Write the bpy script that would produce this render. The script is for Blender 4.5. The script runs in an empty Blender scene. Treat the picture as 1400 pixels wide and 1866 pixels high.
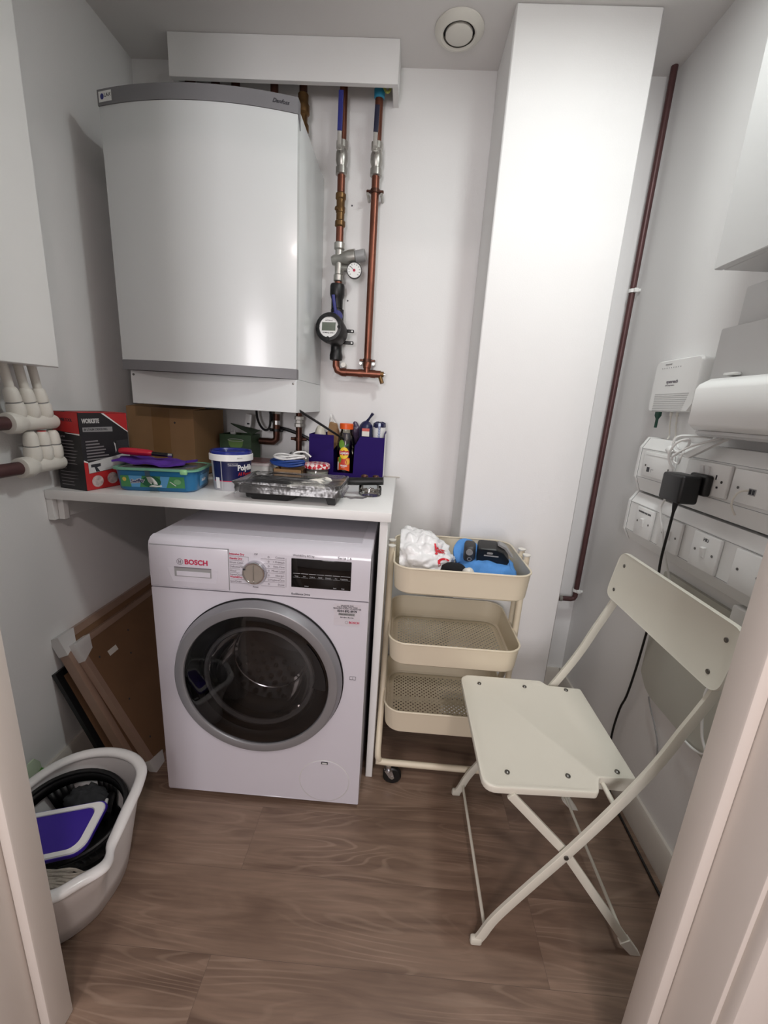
import bpy, bmesh, math, random
from mathutils import Vector, Matrix, noise
from mathutils.bvhtree import BVHTree
R = math.radians
PI = math.pi
SC = bpy.context.scene
COL = SC.collection

# ------------------------------------------------------------------ camera
XL, XR, YB, ZC = -1.012, 0.802, 1.713, 2.312       # left wall, right wall, back wall, ceiling
FPX, PITCH, YAW, ROLL, EYE = 757.4, 14.388, -1.891, 3.457, 1.218
cam = bpy.data.cameras.new('camera')
camo = bpy.data.objects.new('camera', cam)
COL.objects.link(camo)
_a, _b, _c = R(PITCH), R(YAW), R(ROLL)
_f = Vector((math.sin(_b) * math.cos(_a), math.cos(_b) * math.cos(_a), -math.sin(_a)))
_r = Vector((math.cos(_b), -math.sin(_b), 0))
_u = _r.cross(_f)
_r2 = _r * math.cos(_c) + _u * math.sin(_c)
_u2 = -_r * math.sin(_c) + _u * math.cos(_c)
camo.matrix_world = Matrix(((_r2.x, _u2.x, -_f.x, 0), (_r2.y, _u2.y, -_f.y, 0), (_r2.z, _u2.z, -_f.z, EYE), (0, 0, 0, 1)))
cam.sensor_fit = 'VERTICAL'
cam.sensor_height = 36.0
cam.lens = FPX / 1866.0 * 36.0
cam.clip_start = 0.02
SC.camera = camo

# ------------------------------------------------------------------ world, lights, exposure
SC.view_settings.view_transform = 'Standard'
SC.view_settings.look = 'None'
SC.view_settings.gamma = 1.0
SC.view_settings.use_curve_mapping = False
SC.view_settings.exposure = 0.20
w = bpy.data.worlds.new('world')
SC.world = w
w.use_nodes = True
w.node_tree.nodes['Background'].inputs['Color'].default_value = (0.75, 0.82, 1.0, 1)
w.node_tree.nodes['Background'].inputs['Strength'].default_value = 1.2


def area(name, loc, size, power, color, rot=(0, 0, 0), shape='DISK', spread=180):
    l = bpy.data.lights.new(name, 'AREA')
    l.shape = shape
    l.size = size
    l.energy = power
    l.color = color
    l.spread = R(spread)
    o = bpy.data.objects.new(name, l)
    o.location = loc
    o.rotation_euler = rot
    COL.objects.link(o)
    return o


CEIL_LAMP = (0.45, 0.80, 2.288)
HALL_LAMP = (0.32, -0.72, 2.288)
area('ceiling_lamp_light', CEIL_LAMP, 0.17, 6.4, (0.955, 1.0, 0.985))
area('hall_lamp_light', HALL_LAMP, 0.22, 12.0, (1.0, 0.86, 0.84))
_wl = area('hall_window_daylight', (-0.45, -2.09, 1.47), 0.6, 28.0, (1.0, 0.945, 0.955), (R(90), 0, 0), 'RECTANGLE')
_wl.data.size_y = 1.0

# ------------------------------------------------------------------ materials


def lin(c):
    return tuple(((v / 255) / 12.92 if v / 255 <= 0.04045 else ((v / 255 + 0.055) / 1.055) ** 2.4) for v in c)


MATS = {}


def mat(name, rgb, rough=0.5, metal=0.0, var=0.04, vs=6.0, bump=0.0, bs=60.0, coat=0.0, spec=0.5):
    if name in MATS:
        return MATS[name]
    m = bpy.data.materials.new(name)
    m.use_nodes = True
    nt = m.node_tree
    b = nt.nodes['Principled BSDF']
    c = lin(rgb)
    b.inputs['Roughness'].default_value = rough
    b.inputs['Metallic'].default_value = metal
    b.inputs['Coat Weight'].default_value = coat
    b.inputs['Coat Roughness'].default_value = 0.08
    b.inputs['Specular IOR Level'].default_value = spec
    tc = nt.nodes.new('ShaderNodeTexCoord')
    n = nt.nodes.new('ShaderNodeTexNoise')
    n.inputs['Scale'].default_value = vs
    n.inputs['Detail'].default_value = 4
    nt.links.new(tc.outputs['Object'], n.inputs['Vector'])
    r = nt.nodes.new('ShaderNodeValToRGB')
    r.color_ramp.elements[0].position = 0.3
    r.color_ramp.elements[1].position = 0.7
    r.color_ramp.elements[0].color = tuple(v * (1 - var) for v in c) + (1,)
    r.color_ramp.elements[1].color = tuple(min(1, v * (1 + var)) for v in c) + (1,)
    nt.links.new(n.outputs['Fac'], r.inputs['Fac'])
    nt.links.new(r.outputs['Color'], b.inputs['Base Color'])
    if bump > 0:
        n2 = nt.nodes.new('ShaderNodeTexNoise')
        n2.inputs['Scale'].default_value = bs
        n2.inputs['Detail'].default_value = 3
        nt.links.new(tc.outputs['Object'], n2.inputs['Vector'])
        bp = nt.nodes.new('ShaderNodeBump')
        bp.inputs['Strength'].default_value = bump
        bp.inputs['Distance'].default_value = 0.002
        nt.links.new(n2.outputs['Fac'], bp.inputs['Height'])
        nt.links.new(bp.outputs['Normal'], b.inputs['Normal'])
    MATS[name] = m
    return m


def clear(name, tint=(255, 255, 255), rough=0.05, base=0.06, ior=1.45, bump=0.0, bs=30):
    """see-through film / glass: tinted transparency under a fresnel gloss"""
    if name in MATS:
        return MATS[name]
    m = bpy.data.materials.new(name)
    m.use_nodes = True
    nt = m.node_tree
    nt.nodes.remove(nt.nodes['Principled BSDF'])
    out = nt.nodes['Material Output']
    t = nt.nodes.new('ShaderNodeBsdfTransparent')
    t.inputs['Color'].default_value = lin(tint) + (1,)
    g = nt.nodes.new('ShaderNodeBsdfGlossy')
    g.inputs['Roughness'].default_value = rough
    fr = nt.nodes.new('ShaderNodeFresnel')
    fr.inputs['IOR'].default_value = ior
    ad = nt.nodes.new('ShaderNodeMath')
    ad.operation = 'ADD'
    ad.use_clamp = True
    ad.inputs[1].default_value = base
    mx = nt.nodes.new('ShaderNodeMixShader')
    nt.links.new(fr.outputs[0], ad.inputs[0])
    nt.links.new(ad.outputs[0], mx.inputs[0])
    nt.links.new(t.outputs[0], mx.inputs[1])
    nt.links.new(g.outputs[0], mx.inputs[2])
    nt.links.new(mx.outputs[0], out.inputs[0])
    if bump > 0:
        tc = nt.nodes.new('ShaderNodeTexCoord')
        n2 = nt.nodes.new('ShaderNodeTexNoise')
        n2.inputs['Scale'].default_value = bs
        n2.inputs['Detail'].default_value = 3
        nt.links.new(tc.outputs['Object'], n2.inputs['Vector'])
        bp = nt.nodes.new('ShaderNodeBump')
        bp.inputs['Strength'].default_value = bump
        bp.inputs['Distance'].default_value = 0.01
        nt.links.new(n2.outputs['Fac'], bp.inputs['Height'])
        nt.links.new(bp.outputs['Normal'], g.inputs['Normal'])
        nt.links.new(bp.outputs['Normal'], fr.inputs['Normal'])
    MATS[name] = m
    return m


def emit(name, rgb, strength):
    m = bpy.data.materials.new(name)
    m.use_nodes = True
    b = m.node_tree.nodes['Principled BSDF']
    b.inputs['Base Color'].default_value = lin(rgb) + (1,)
    b.inputs['Emission Color'].default_value = lin(rgb) + (1,)
    b.inputs['Emission Strength'].default_value = strength
    MATS[name] = m
    return m


def floor_mat():
    m = bpy.data.materials.new('vinyl_plank')
    m.use_nodes = True
    nt = m.node_tree
    N, L = nt.nodes.new, nt.links.new
    b = nt.nodes['Principled BSDF']
    b.inputs['Roughness'].default_value = 0.42
    tc = N('ShaderNodeTexCoord')
    br = N('ShaderNodeTexBrick')
    br.offset = 0.37
    br.inputs['Color1'].default_value = (0.2, 0.2, 0.2, 1)
    br.inputs['Color2'].default_value = (0.75, 0.75, 0.75, 1)
    br.inputs['Mortar'].default_value = (0, 0, 0, 1)
    br.inputs['Scale'].default_value = 1.0
    br.inputs['Mortar Size'].default_value = 0.0004
    br.inputs['Brick Width'].default_value = 1.2
    br.inputs['Row Height'].default_value = 0.178
    mp0 = N('ShaderNodeMapping')
    mp0.inputs['Location'].default_value = (0.35, 0.07, 0)
    L(tc.outputs['Object'], mp0.inputs['Vector'])
    L(mp0.outputs['Vector'], br.inputs['Vector'])
    # per-plank shift of the grain
    cmb = N('ShaderNodeVectorMath')
    cmb.operation = 'MULTIPLY_ADD'
    cmb.inputs[1].default_value = (7.0, 3.0, 5.0)
    L(br.outputs['Color'], cmb.inputs[0])
    L(tc.outputs['Object'], cmb.inputs[2])
    mp = N('ShaderNodeMapping')
    mp.inputs['Scale'].default_value = (1.2, 9.0, 1.0)
    L(cmb.outputs[0], mp.inputs['Vector'])
    n1 = N('ShaderNodeTexNoise')
    n1.inputs['Scale'].default_value = 2.2
    n1.inputs['Detail'].default_value = 6
    n1.inputs['Distortion'].default_value = 1.2
    L(mp.outputs['Vector'], n1.inputs['Vector'])
    # cathedral rings: contour bands of a smooth stretched noise
    mp2 = N('ShaderNodeMapping')
    mp2.inputs['Scale'].default_value = (0.8, 6.0, 1.0)
    L(cmb.outputs[0], mp2.inputs['Vector'])
    n2 = N('ShaderNodeTexNoise')
    n2.inputs['Scale'].default_value = 1.6
    n2.inputs['Detail'].default_value = 1.5
    L(mp2.outputs['Vector'], n2.inputs['Vector'])
    mu = N('ShaderNodeMath')
    mu.operation = 'MULTIPLY'
    mu.inputs[1].default_value = 120.0
    L(n2.outputs['Fac'], mu.inputs[0])
    sn = N('ShaderNodeMath')
    sn.operation = 'SINE'
    L(mu.outputs[0], sn.inputs[0])
    ra = N('ShaderNodeMapRange')
    ra.inputs['From Min'].default_value = 0.55
    ra.inputs['From Max'].default_value = 1.0
    L(sn.outputs[0], ra.inputs['Value'])
    # fine pores
    mp3 = N('ShaderNodeMapping')
    mp3.inputs['Scale'].default_value = (6.0, 120.0, 1.0)
    L(cmb.outputs[0], mp3.inputs['Vector'])
    n3 = N('ShaderNodeTexNoise')
    n3.inputs['Scale'].default_value = 1.5
    n3.inputs['Detail'].default_value = 3
    L(mp3.outputs['Vector'], n3.inputs['Vector'])
    cr = N('ShaderNodeValToRGB')
    cr.color_ramp.elements[0].position = 0.3
    cr.color_ramp.elements[0].color = lin((108, 86, 72)) + (1,)
    cr.color_ramp.elements[1].position = 0.72
    cr.color_ramp.elements[1].color = lin((152, 127, 109)) + (1,)
    L(n1.outputs['Fac'], cr.inputs['Fac'])
    m1 = N('ShaderNodeMix')
    m1.data_type = 'RGBA'
    m1.inputs['B'].default_value = lin((174, 151, 132)) + (1,)
    g = N('ShaderNodeMath')
    g.operation = 'MULTIPLY'
    # rings only where a slow noise lets them show
    n4 = N('ShaderNodeTexNoise')
    n4.inputs['Scale'].default_value = 3.0
    L(cmb.outputs[0], n4.inputs['Vector'])
    rb = N('ShaderNodeMapRange')
    rb.inputs['From Min'].default_value = 0.42
    rb.inputs['From Max'].default_value = 0.62
    rb.inputs['To Max'].default_value = 0.42
    L(n4.outputs['Fac'], rb.inputs['Value'])
    L(ra.outputs[0], g.inputs[0])
    L(rb.outputs[0], g.inputs[1])
    L(g.outputs[0], m1.inputs['Factor'])
    L(cr.outputs['Color'], m1.inputs['A'])
    m2 = N('ShaderNodeMix')
    m2.data_type = 'RGBA'
    m2.blend_type = 'MULTIPLY'
    m2.inputs['Factor'].default_value = 0.3
    L(m1.outputs['Result'], m2.inputs['A'])
    L(n3.outputs['Fac'], m2.inputs['B'])
    m3 = N('ShaderNodeMix')
    m3.data_type = 'RGBA'
    m3.inputs['B'].default_value = lin((92, 76, 66)) + (1,)
    L(br.outputs['Fac'], m3.inputs['Factor'])
    L(m2.outputs['Result'], m3.inputs['A'])
    L(m3.outputs['Result'], b.inputs['Base Color'])
    bp = N('ShaderNodeBump')
    bp.inputs['Strength'].default_value = 0.12
    bp.inputs['Distance'].default_value = 0.001
    L(n3.outputs['Fac'], bp.inputs['Height'])
    L(bp.outputs['Normal'], b.inputs['Normal'])
    return m


def mesh_mat(name, rgb, pitch=0.011, hole=0.18):
    """sheet metal punched with staggered holes"""
    m = bpy.data.materials.new(name)
    m.use_nodes = True
    nt = m.node_tree
    N, L = nt.nodes.new, nt.links.new
    b = nt.nodes['Principled BSDF']
    b.inputs['Base Color'].default_value = lin(rgb) + (1,)
    b.inputs['Roughness'].default_value = 0.45
    tc = N('ShaderNodeTexCoord')
    sp = N('ShaderNodeSeparateXYZ')
    L(tc.outputs['Object'], sp.inputs[0])

    def trig(op, src):
        a = N('ShaderNodeMath')
        a.operation = 'MULTIPLY'
        a.inputs[1].default_value = PI / pitch
        L(src, a.inputs[0])
        s = N('ShaderNodeMath')
        s.operation = op
        L(a.outputs[0], s.inputs[0])
        return s.outputs[0]
    cx, cy = trig('COSINE', sp.outputs['X']), trig('COSINE', sp.outputs['Y'])
    p = N('ShaderNodeMath')
    p.operation = 'MULTIPLY'
    L(cx, p.inputs[0])
    L(cy, p.inputs[1])
    ab = N('ShaderNodeMath')
    ab.operation = 'ABSOLUTE'
    L(p.outputs[0], ab.inputs[0])
    ab.operation = 'ADD'
    ab.inputs[1].default_value = 0.0
    gt = N('ShaderNodeMath')
    gt.operation = 'GREATER_THAN'
    gt.inputs[1].default_value = 1 - hole * 2.6
    L(ab.outputs[0], gt.inputs[0])
    tr = N('ShaderNodeBsdfTransparent')
    mx = N('ShaderNodeMixShader')
    L(gt.outputs[0], mx.inputs[0])
    L(b.outputs[0], mx.inputs[1])
    L(tr.outputs[0], mx.inputs[2])
    L(mx.outputs[0], nt.nodes['Material Output'].inputs[0])
    return m


def gingham_mat():
    m = bpy.data.materials.new('gingham')
    m.use_nodes = True
    nt = m.node_tree
    b = nt.nodes['Principled BSDF']
    b.inputs['Roughness'].default_value = 0.35
    tc = nt.nodes.new('ShaderNodeTexCoord')
    mp = nt.nodes.new('ShaderNodeMapping')
    mp.inputs['Rotation'].default_value = (0.6, 0.6, 0.5)
    ck = nt.nodes.new('ShaderNodeTexChecker')
    ck.inputs['Scale'].default_value = 75
    ck.inputs['Color1'].default_value = lin((196, 32, 48)) + (1,)
    ck.inputs['Color2'].default_value = lin((240, 225, 222)) + (1,)
    nt.links.new(tc.outputs['Object'], mp.inputs[0])
    nt.links.new(mp.outputs[0], ck.inputs['Vector'])
    nt.links.new(ck.outputs['Color'], b.inputs['Base Color'])
    return m


WALL = mat('wall_paint', (236, 235, 234), 0.75, var=0.012, vs=2.5, bump=0.12, bs=220)
CEILM = mat('ceiling_paint', (224, 221, 219), 0.85, var=0.012, vs=2.5, bump=0.1, bs=220)
TRIM = mat('trim_paint', (226, 218, 210), 0.45, var=0.015, vs=4)
SKIRT = mat('skirting_paint', (204, 197, 188), 0.5, var=0.02, vs=4)
APPL = mat('white_enamel', (208, 205, 213), 0.22, var=0.006, coat=0.3)
BOILW = mat('white_powder_coat', (216, 219, 219), 0.24, var=0.008, coat=0.15)
BGREY = mat('grey_band', (122, 121, 124), 0.45, var=0.02)
WOOD_W = mat('white_melamine', (234, 234, 232), 0.35, var=0.008)
BEIGE = mat('beige_steel', (220, 209, 186), 0.4, var=0.012)
CHAIRM = mat('chair_steel', (214, 211, 198), 0.42, var=0.012)
COPPER = mat('copper', (124, 78, 63), 0.36, metal=0.85, var=0.2, vs=14)
COPDK = mat('tarnished_copper', (92, 62, 52), 0.42, metal=0.8, var=0.25, vs=16)
PIPEDK = mat('oxide_painted_pipe', (88, 58, 58), 0.4, metal=0.25, var=0.18, vs=12)
BRASS = mat('brass', (118, 90, 58), 0.4, metal=0.85, var=0.15, vs=20)
NICKEL = mat('nickel', (178, 176, 170), 0.32, metal=0.85, var=0.1, vs=25)
CHROME = mat('chrome', (205, 206, 210), 0.14, metal=1.0, var=0.03)
BLACK = mat('black_plastic', (13, 13, 14), 0.42, var=0.1)
BLACKG = mat('gloss_black', (8, 8, 10), 0.07, var=0.05)
DKGREY = mat('dark_grey_plastic', (52, 52, 54), 0.45, var=0.1)
BLUEH = mat('blue_grip', (34, 40, 120), 0.45, var=0.06)
WPLAS = mat('white_plastic', (236, 236, 234), 0.32, var=0.008)
WPLAS2 = mat('ivory_plastic', (226, 223, 214), 0.4, var=0.015)
GREYP = mat('grey_plastic', (150, 150, 150), 0.4, var=0.03)
LGREY = mat('light_grey_enamel', (206, 206, 205), 0.4, var=0.01)
SILVER = mat('silver_ring', (150, 150, 153), 0.42, metal=0.6, var=0.02)
PURPLE = mat('purple_card', (36, 14, 92), 0.6, var=0.05, spec=0.15)
INK = mat('dark_ink', (48, 48, 54), 0.6, var=0.02)
INKL = mat('grey_ink', (118, 112, 118), 0.6, var=0.02)
RED = mat('red_print', (190, 42, 44), 0.5, var=0.05)
PINKR = mat('red_lettering', (186, 32, 74), 0.5, var=0.02)
WHITEP = mat('white_print', (238, 238, 236), 0.5, var=0.01)
CARD = mat('brown_card', (158, 124, 86), 0.75, var=0.06, vs=12)
SCREW = mat('screw_head', (110, 108, 104), 0.35, metal=0.9)
FLOORM = floor_mat()

# ------------------------------------------------------------------ mesh helpers


class MB:
    def __init__(s, m=None):
        s.v, s.f, s.mi, s.mats = [], [], [], []
        s.M = Matrix.Identity(4)
        s.cur = 0
        if m:
            s.use(m)

    def use(s, m):
        if m not in s.mats:
            s.mats.append(m)
        s.cur = s.mats.index(m)
        return s

    def add(s, vs, fs):
        o = len(s.v)
        s.v += [s.M @ Vector(p) for p in vs]
        s.f += [tuple(i + o for i in f) for f in fs]
        s.mi += [s.cur] * len(fs)
        return s

    def box(s, a, b, bev=0.0, seg=2):
        a, b = [min(p, q) for p, q in zip(a, b)], [max(p, q) for p, q in zip(a, b)]
        vs = [(x, y, z) for x in (a[0], b[0]) for y in (a[1], b[1]) for z in (a[2], b[2])]
        fs = [(0, 1, 3, 2), (4, 6, 7, 5), (0, 4, 5, 1), (2, 3, 7, 6), (0, 2, 6, 4), (1, 5, 7, 3)]
        if bev <= 0:
            return s.add(vs, fs)
        bm = bmesh.new()
        bv = [bm.verts.new(v) for v in vs]
        for f in fs:
            bm.faces.new([bv[i] for i in f])
        bmesh.ops.recalc_face_normals(bm, faces=bm.faces)
        bmesh.ops.bevel(bm, geom=list(bm.edges), offset=bev, segments=seg, affect='EDGES', profile=0.5)
        bm.verts.index_update()
        s.add([v.co.copy() for v in bm.verts], [tuple(v.index for v in f.verts) for f in bm.faces])
        bm.free()
        return s

    def loft(s, loops, closed=True, cap0=True, cap1=True):
        n = len(loops[0])
        vs = [p for l in loops for p in l]
        fs = []
        for i in range(len(loops) - 1):
            for j in range(n if closed else n - 1):
                k = (j + 1) % n
                fs.append((i * n + j, i * n + k, (i + 1) * n + k, (i + 1) * n + j))
        if cap0:
            fs.append(tuple(range(n - 1, -1, -1)))
        if cap1:
            fs.append(tuple((len(loops) - 1) * n + j for j in range(n)))
        return s.add(vs, fs)

    def prism(s, poly, vec):
        vec = Vector(vec)
        return s.loft([[Vector(p) for p in poly], [Vector(p) + vec for p in poly]])

    def lathe(s, prof, origin=(0, 0, 0), axis='Z', n=40, a0=0, a1=2 * PI, cap0=False, cap1=False):
        o = Vector(origin)
        full = abs(a1 - a0 - 2 * PI) < 1e-6
        m = n if full else n + 1
        loops = []
        for r, h in prof:
            l = []
            for i in range(m):
                a = a0 + (a1 - a0) * i / n
                c, d = r * math.cos(a), r * math.sin(a)
                p = {'Z': (c, d, h), 'Y': (c, h, d), 'X': (h, c, d)}[axis] if isinstance(axis, str) else None
                if p is None:
                    ax = axis.normalized()
                    t = Vector((0, 0, 1)) if abs(ax.z) < 0.9 else Vector((1, 0, 0))
                    e1 = ax.cross(t).normalized()
                    e2 = ax.cross(e1)
                    p = e1 * c + e2 * d + ax * h
                l.append(o + Vector(p))
            loops.append(l)
        return s.loft(loops, full, cap0, cap1)

    def cyl(s, p0, p1, r0, r1=None, n=20):
        p0, p1 = Vector(p0), Vector(p1)
        r1 = r0 if r1 is None else r1
        return s.lathe([(r0, 0), (r1, (p1 - p0).length)], p0, p1 - p0, n, cap0=True, cap1=True)

    def tube(s, pts, r, n=10, closed=False, sub=0, cap=True, flat=None):
        pts = [Vector(p) for p in pts]
        if sub:
            pts = spline(pts, sub, closed)
        m = len(pts)
        loops = []
        up = None
        for i, p in enumerate(pts):
            if closed:
                t = (pts[(i + 1) % m] - pts[i - 1]).normalized()
            else:
                t = (pts[min(i + 1, m - 1)] - pts[max(i - 1, 0)]).normalized()
            if up is None:
                up = Vector((0, 0, 1)) if abs(t.z) < 0.9 else Vector((0, 1, 0))
            e1 = t.cross(up).normalized()
            e2 = e1.cross(t).normalized()
            up = e2
            rr = r(i / (m - 1)) if callable(r) else r
            fx = flat or 1.0
            loops.append([p + e1 * rr * fx * math.cos(2 * PI * k / n) + e2 * rr * math.sin(2 * PI * k / n) for k in range(n)])
        if closed:
            loops.append(loops[0])
            return s.loft(loops, True, False, False)
        return s.loft(loops, True, cap, cap)

    def ball(s, c, r, n=20, m=12, fn=None):
        c = Vector(c)
        r = (r, r, r) if not hasattr(r, '__len__') else r
        loops = []
        for i in range(m + 1):
            th = PI * i / m
            th = min(max(th, 0.02), PI - 0.02)
            l = []
            for j in range(n):
                a = 2 * PI * j / n
                d = Vector((math.sin(th) * math.cos(a), math.sin(th) * math.sin(a), math.cos(th)))
                k = fn(d) if fn else 1.0
                l.append(c + Vector((d.x * r[0], d.y * r[1], d.z * r[2])) * k)
            loops.append(l)
        return s.loft(loops)

    def bar(s, pts, wid, thk, nrm):
        """flat bar swept along points; nrm is the direction of its thickness"""
        pts = [Vector(p) for p in pts]
        nrm = Vector(nrm).normalized()
        loops = []
        for i, p in enumerate(pts):
            t = (pts[min(i + 1, len(pts) - 1)] - pts[max(i - 1, 0)]).normalized()
            e = t.cross(nrm).normalized()
            a, b = e * wid / 2, nrm * thk / 2
            c = 0.22
            loops.append([p + a * (1 - c) + b, p + a + b * (1 - c), p + a - b * (1 - c), p + a * (1 - c) - b,
                          p - a * (1 - c) - b, p - a - b * (1 - c), p - a + b * (1 - c), p - a * (1 - c) + b])
        return s.loft(loops)

    def text(s, txt, size, fn, align='CENTER', bold=0.0, shear=0.0, ext=0.0002, sx=1.0):
        """lettering as mesh; fn maps (u right, v up, w out) to a point"""
        cu = bpy.data.curves.new('t', 'FONT')
        cu.body = txt
        cu.size = size
        cu.align_x = align
        cu.align_y = 'CENTER'
        cu.offset = bold
        cu.shear = shear
        cu.extrude = ext
        cu.resolution_u = 3
        ob = bpy.data.objects.new('t', cu)
        COL.objects.link(ob)
        dg = bpy.context.evaluated_depsgraph_get()
        me = bpy.data.meshes.new_from_object(ob.evaluated_get(dg))
        vs = [fn(v.co.x * sx, v.co.y, v.co.z) for v in me.vertices]
        fs = [tuple(p.vertices) for p in me.polygons]
        bpy.data.objects.remove(ob)
        bpy.data.curves.remove(cu)
        bpy.data.meshes.remove(me)
        return s.add(vs, fs)

    def build(s, name, parent=None, label=None, at=None, sharp=38):
        me = bpy.data.meshes.new(name)
        off = Vector(at) if at is not None else Vector((0, 0, 0))
        if parent is not None:
            p = parent
            while p is not None:
                off = off + p.location
                p = p.parent
        me.from_pydata([v - off for v in s.v], [], s.f)
        for m in s.mats:
            me.materials.append(m)
        me.polygons.foreach_set('material_index', s.mi)
        bm = bmesh.new()
        bm.from_mesh(me)
        bmesh.ops.recalc_face_normals(bm, faces=bm.faces)
        bm.to_mesh(me)
        bm.free()
        me.polygons.foreach_set('use_smooth', [True] * len(me.polygons))
        me.set_sharp_from_angle(angle=R(sharp))
        me.update()
        o = bpy.data.objects.new(name, me)
        COL.objects.link(o)
        if parent is not None:
            o.parent = parent
        elif at is not None:
            o.location = at
        if label:
            o['label'] = label
        return o


def spline(pts, sub, closed=False):
    out = []
    m = len(pts)
    for i in range(m if closed else m - 1):
        if closed:
            p0, p1, p2, p3 = pts[i - 1], pts[i], pts[(i + 1) % m], pts[(i + 2) % m]
        else:
            p0, p1, p2, p3 = pts[max(i - 1, 0)], pts[i], pts[i + 1], pts[min(i + 2, m - 1)]
        for k in range(sub):
            t = k / sub
            out.append(0.5 * ((2 * p1) + (-p0 + p2) * t + (2 * p0 - 5 * p1 + 4 * p2 - p3) * t * t + (-p0 + 3 * p1 - 3 * p2 + p3) * t ** 3))
    if not closed:
        out.append(pts[-1].copy())
    return out


def rrect(x0, x1, y0, y1, r, z=0.0, n=6):
    """rounded rectangle loop in plan"""
    out = []
    for cx, cy, a in ((x1 - r, y1 - r, 0), (x0 + r, y1 - r, 90), (x0 + r, y0 + r, 180), (x1 - r, y0 + r, 270)):
        for i in range(n + 1):
            t = R(a + 90 * i / n)
            out.append(Vector((cx + r * math.cos(t), cy + r * math.sin(t), z)))
    return out


def round_poly(pts, rads, n=5):
    """2D polygon with rounded corners"""
    out = []
    m = len(pts)
    for i in range(m):
        p, a, b = Vector(pts[i]), Vector(pts[i - 1]), Vector(pts[(i + 1) % m])
        r = rads[i] if hasattr(rads, '__len__') else rads
        if r <= 0:
            out.append(p)
            continue
        d1, d2 = (a - p).normalized(), (b - p).normalized()
        ang = d1.angle(d2)
        t = min(r / math.tan(ang / 2), (a - p).length * .49, (b - p).length * .49)
        q1, q2 = p + d1 * t, p + d2 * t
        for k in range(n + 1):
            s = k / n
            out.append((1 - s) ** 2 * q1 + 2 * s * (1 - s) * p + s * s * q2)
    return out


def plane_fn(o, u, v, w=None):
    o, u, v = Vector(o), Vector(u).normalized(), Vector(v).normalized()
    w = Vector(w).normalized() if w else u.cross(v)
    return lambda a, b, c=0: o + u * a + v * b + w * c


def front(x, y, z):
    """lettering on a face that looks towards the door"""
    return plane_fn((x, y, z), (1, 0, 0), (0, 0, 1))


def cylfn(c, r, a0, z0, lean=0.0):
    """wrap round an upright cylinder; a0 = angle of the middle (0 = towards the door)"""
    cx, cy = c

    def fn(u, v, w=0):
        a = a0 + u / r
        rr = r + w + 0.0004 + lean * v
        return Vector((cx + rr * math.sin(a), cy - rr * math.cos(a), z0 + v))
    return fn


def thing(name, label, cat, loc=(0, 0, 0), group=None):
    o = bpy.data.objects.new(name, None)
    o.empty_display_size = 0.05
    o.location = loc
    COL.objects.link(o)
    o['label'] = label
    o['category'] = cat
    if group:
        o['group'] = group
    return o


def tag(o, label, cat, group=None):
    o['label'] = label
    o['category'] = cat
    if group:
        o['group'] = group
    return o


def struct(name, mb, label=None):
    o = mb.build(name)
    o['kind'] = 'structure'
    if label:
        o['label'] = label
    return o


def wob(d, f, a, seed):
    return 1 + a * noise.noise(Vector(d) * f + Vector((seed, seed * 1.7, 3.1))) + a * .5 * noise.noise(Vector(d) * f * 2.3 + Vector((seed * 2, 1, seed)))


# ------------------------------------------------------------------ the room
struct('floor', MB(FLOORM).box((-2.2, -2.2, -0.06), (2.2, 1.85, 0)), 'grey brown wood plank vinyl floor')
struct('ceiling', MB(CEILM).box((-2.2, -2.2, ZC), (2.2, 1.85, ZC + .1)), 'white ceiling')
struct('wall_back', MB(WALL).box((XL - .1, YB, 0), (XR + .1, YB + .1, ZC)))
struct('wall_left', MB(WALL).box((XL - .1, .536, 0), (XL, YB, ZC)))
struct('wall_right', MB(WALL).box((XR, .536, 0), (XR + .1, YB, ZC)))
YF, YH = .536, .42                                  # front wall: room side, hall side
JL, JR, HEAD = -.603, .499, 2.06                     # door opening
m = MB(WALL)
m.box((-2.2, YH + .004, 0), (JL - .012, YF - .004, ZC)).box((JR + .012, YH + .004, 0), (2.2, YF - .004, ZC))
m.box((JL - .012, YH + .004, HEAD + .012), (JR + .012, YF - .004, ZC))
struct('wall_front', m)
struct('column', MB(WALL).box((.232, 1.468, 0), (.632, YB, ZC), .004, 1), 'white boxed column running from floor to ceiling')
# hall behind the doorway
m = MB(WALL).box((-2.2, -2.2, 0), (-2.1, YH, ZC))
struct('hall_left_wall', m)
struct('hall_right_wall', MB(WALL).box((2.1, -2.2, 0), (2.2, YH, ZC)))
m = MB(WALL).box((-2.1, -2.2, 0), (-.80, -2.1, ZC)).box((-.10, -2.2, 0), (2.1, -2.1, ZC))
m.box((-.80, -2.2, 0), (-.10, -2.1, .9)).box((-.80, -2.2, 2.05), (-.10, -2.1, ZC))
struct('hall_back_wall', m)
m = MB(TRIM)
for a, b in (((-.80, -2.19, .9), (-.74, -2.11, 2.05)), ((-.16, -2.19, .9), (-.10, -2.11, 2.05)), ((-.74, -2.19, .9), (-.16, -2.11, .96)), ((-.74, -2.19, 1.99), (-.16, -2.11, 2.05)), ((-.47, -2.18, .96), (-.43, -2.12, 1.99))):
    m.box(a, b, .004, 1)
m.use(clear('window_glass', (238, 242, 245), 0.01, 0.03)).box((-.74, -2.155, .96), (-.16, -2.151, 1.99))
struct('window_1', m)


def skirt(name, pts, nrm, h=.1):
    """run of skirting with a sloped top"""
    a, b = Vector(pts[0]), Vector(pts[1])
    n = Vector(nrm)
    prof = [(0.0005, 0), (.015, 0), (.015, h - .012), (.009, h), (0.0005, h)]
    struct(name, MB(SKIRT).loft([[a + n * d + Vector((0, 0, z)) for d, z in prof], [b + n * d + Vector((0, 0, z)) for d, z in prof]]))


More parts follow.
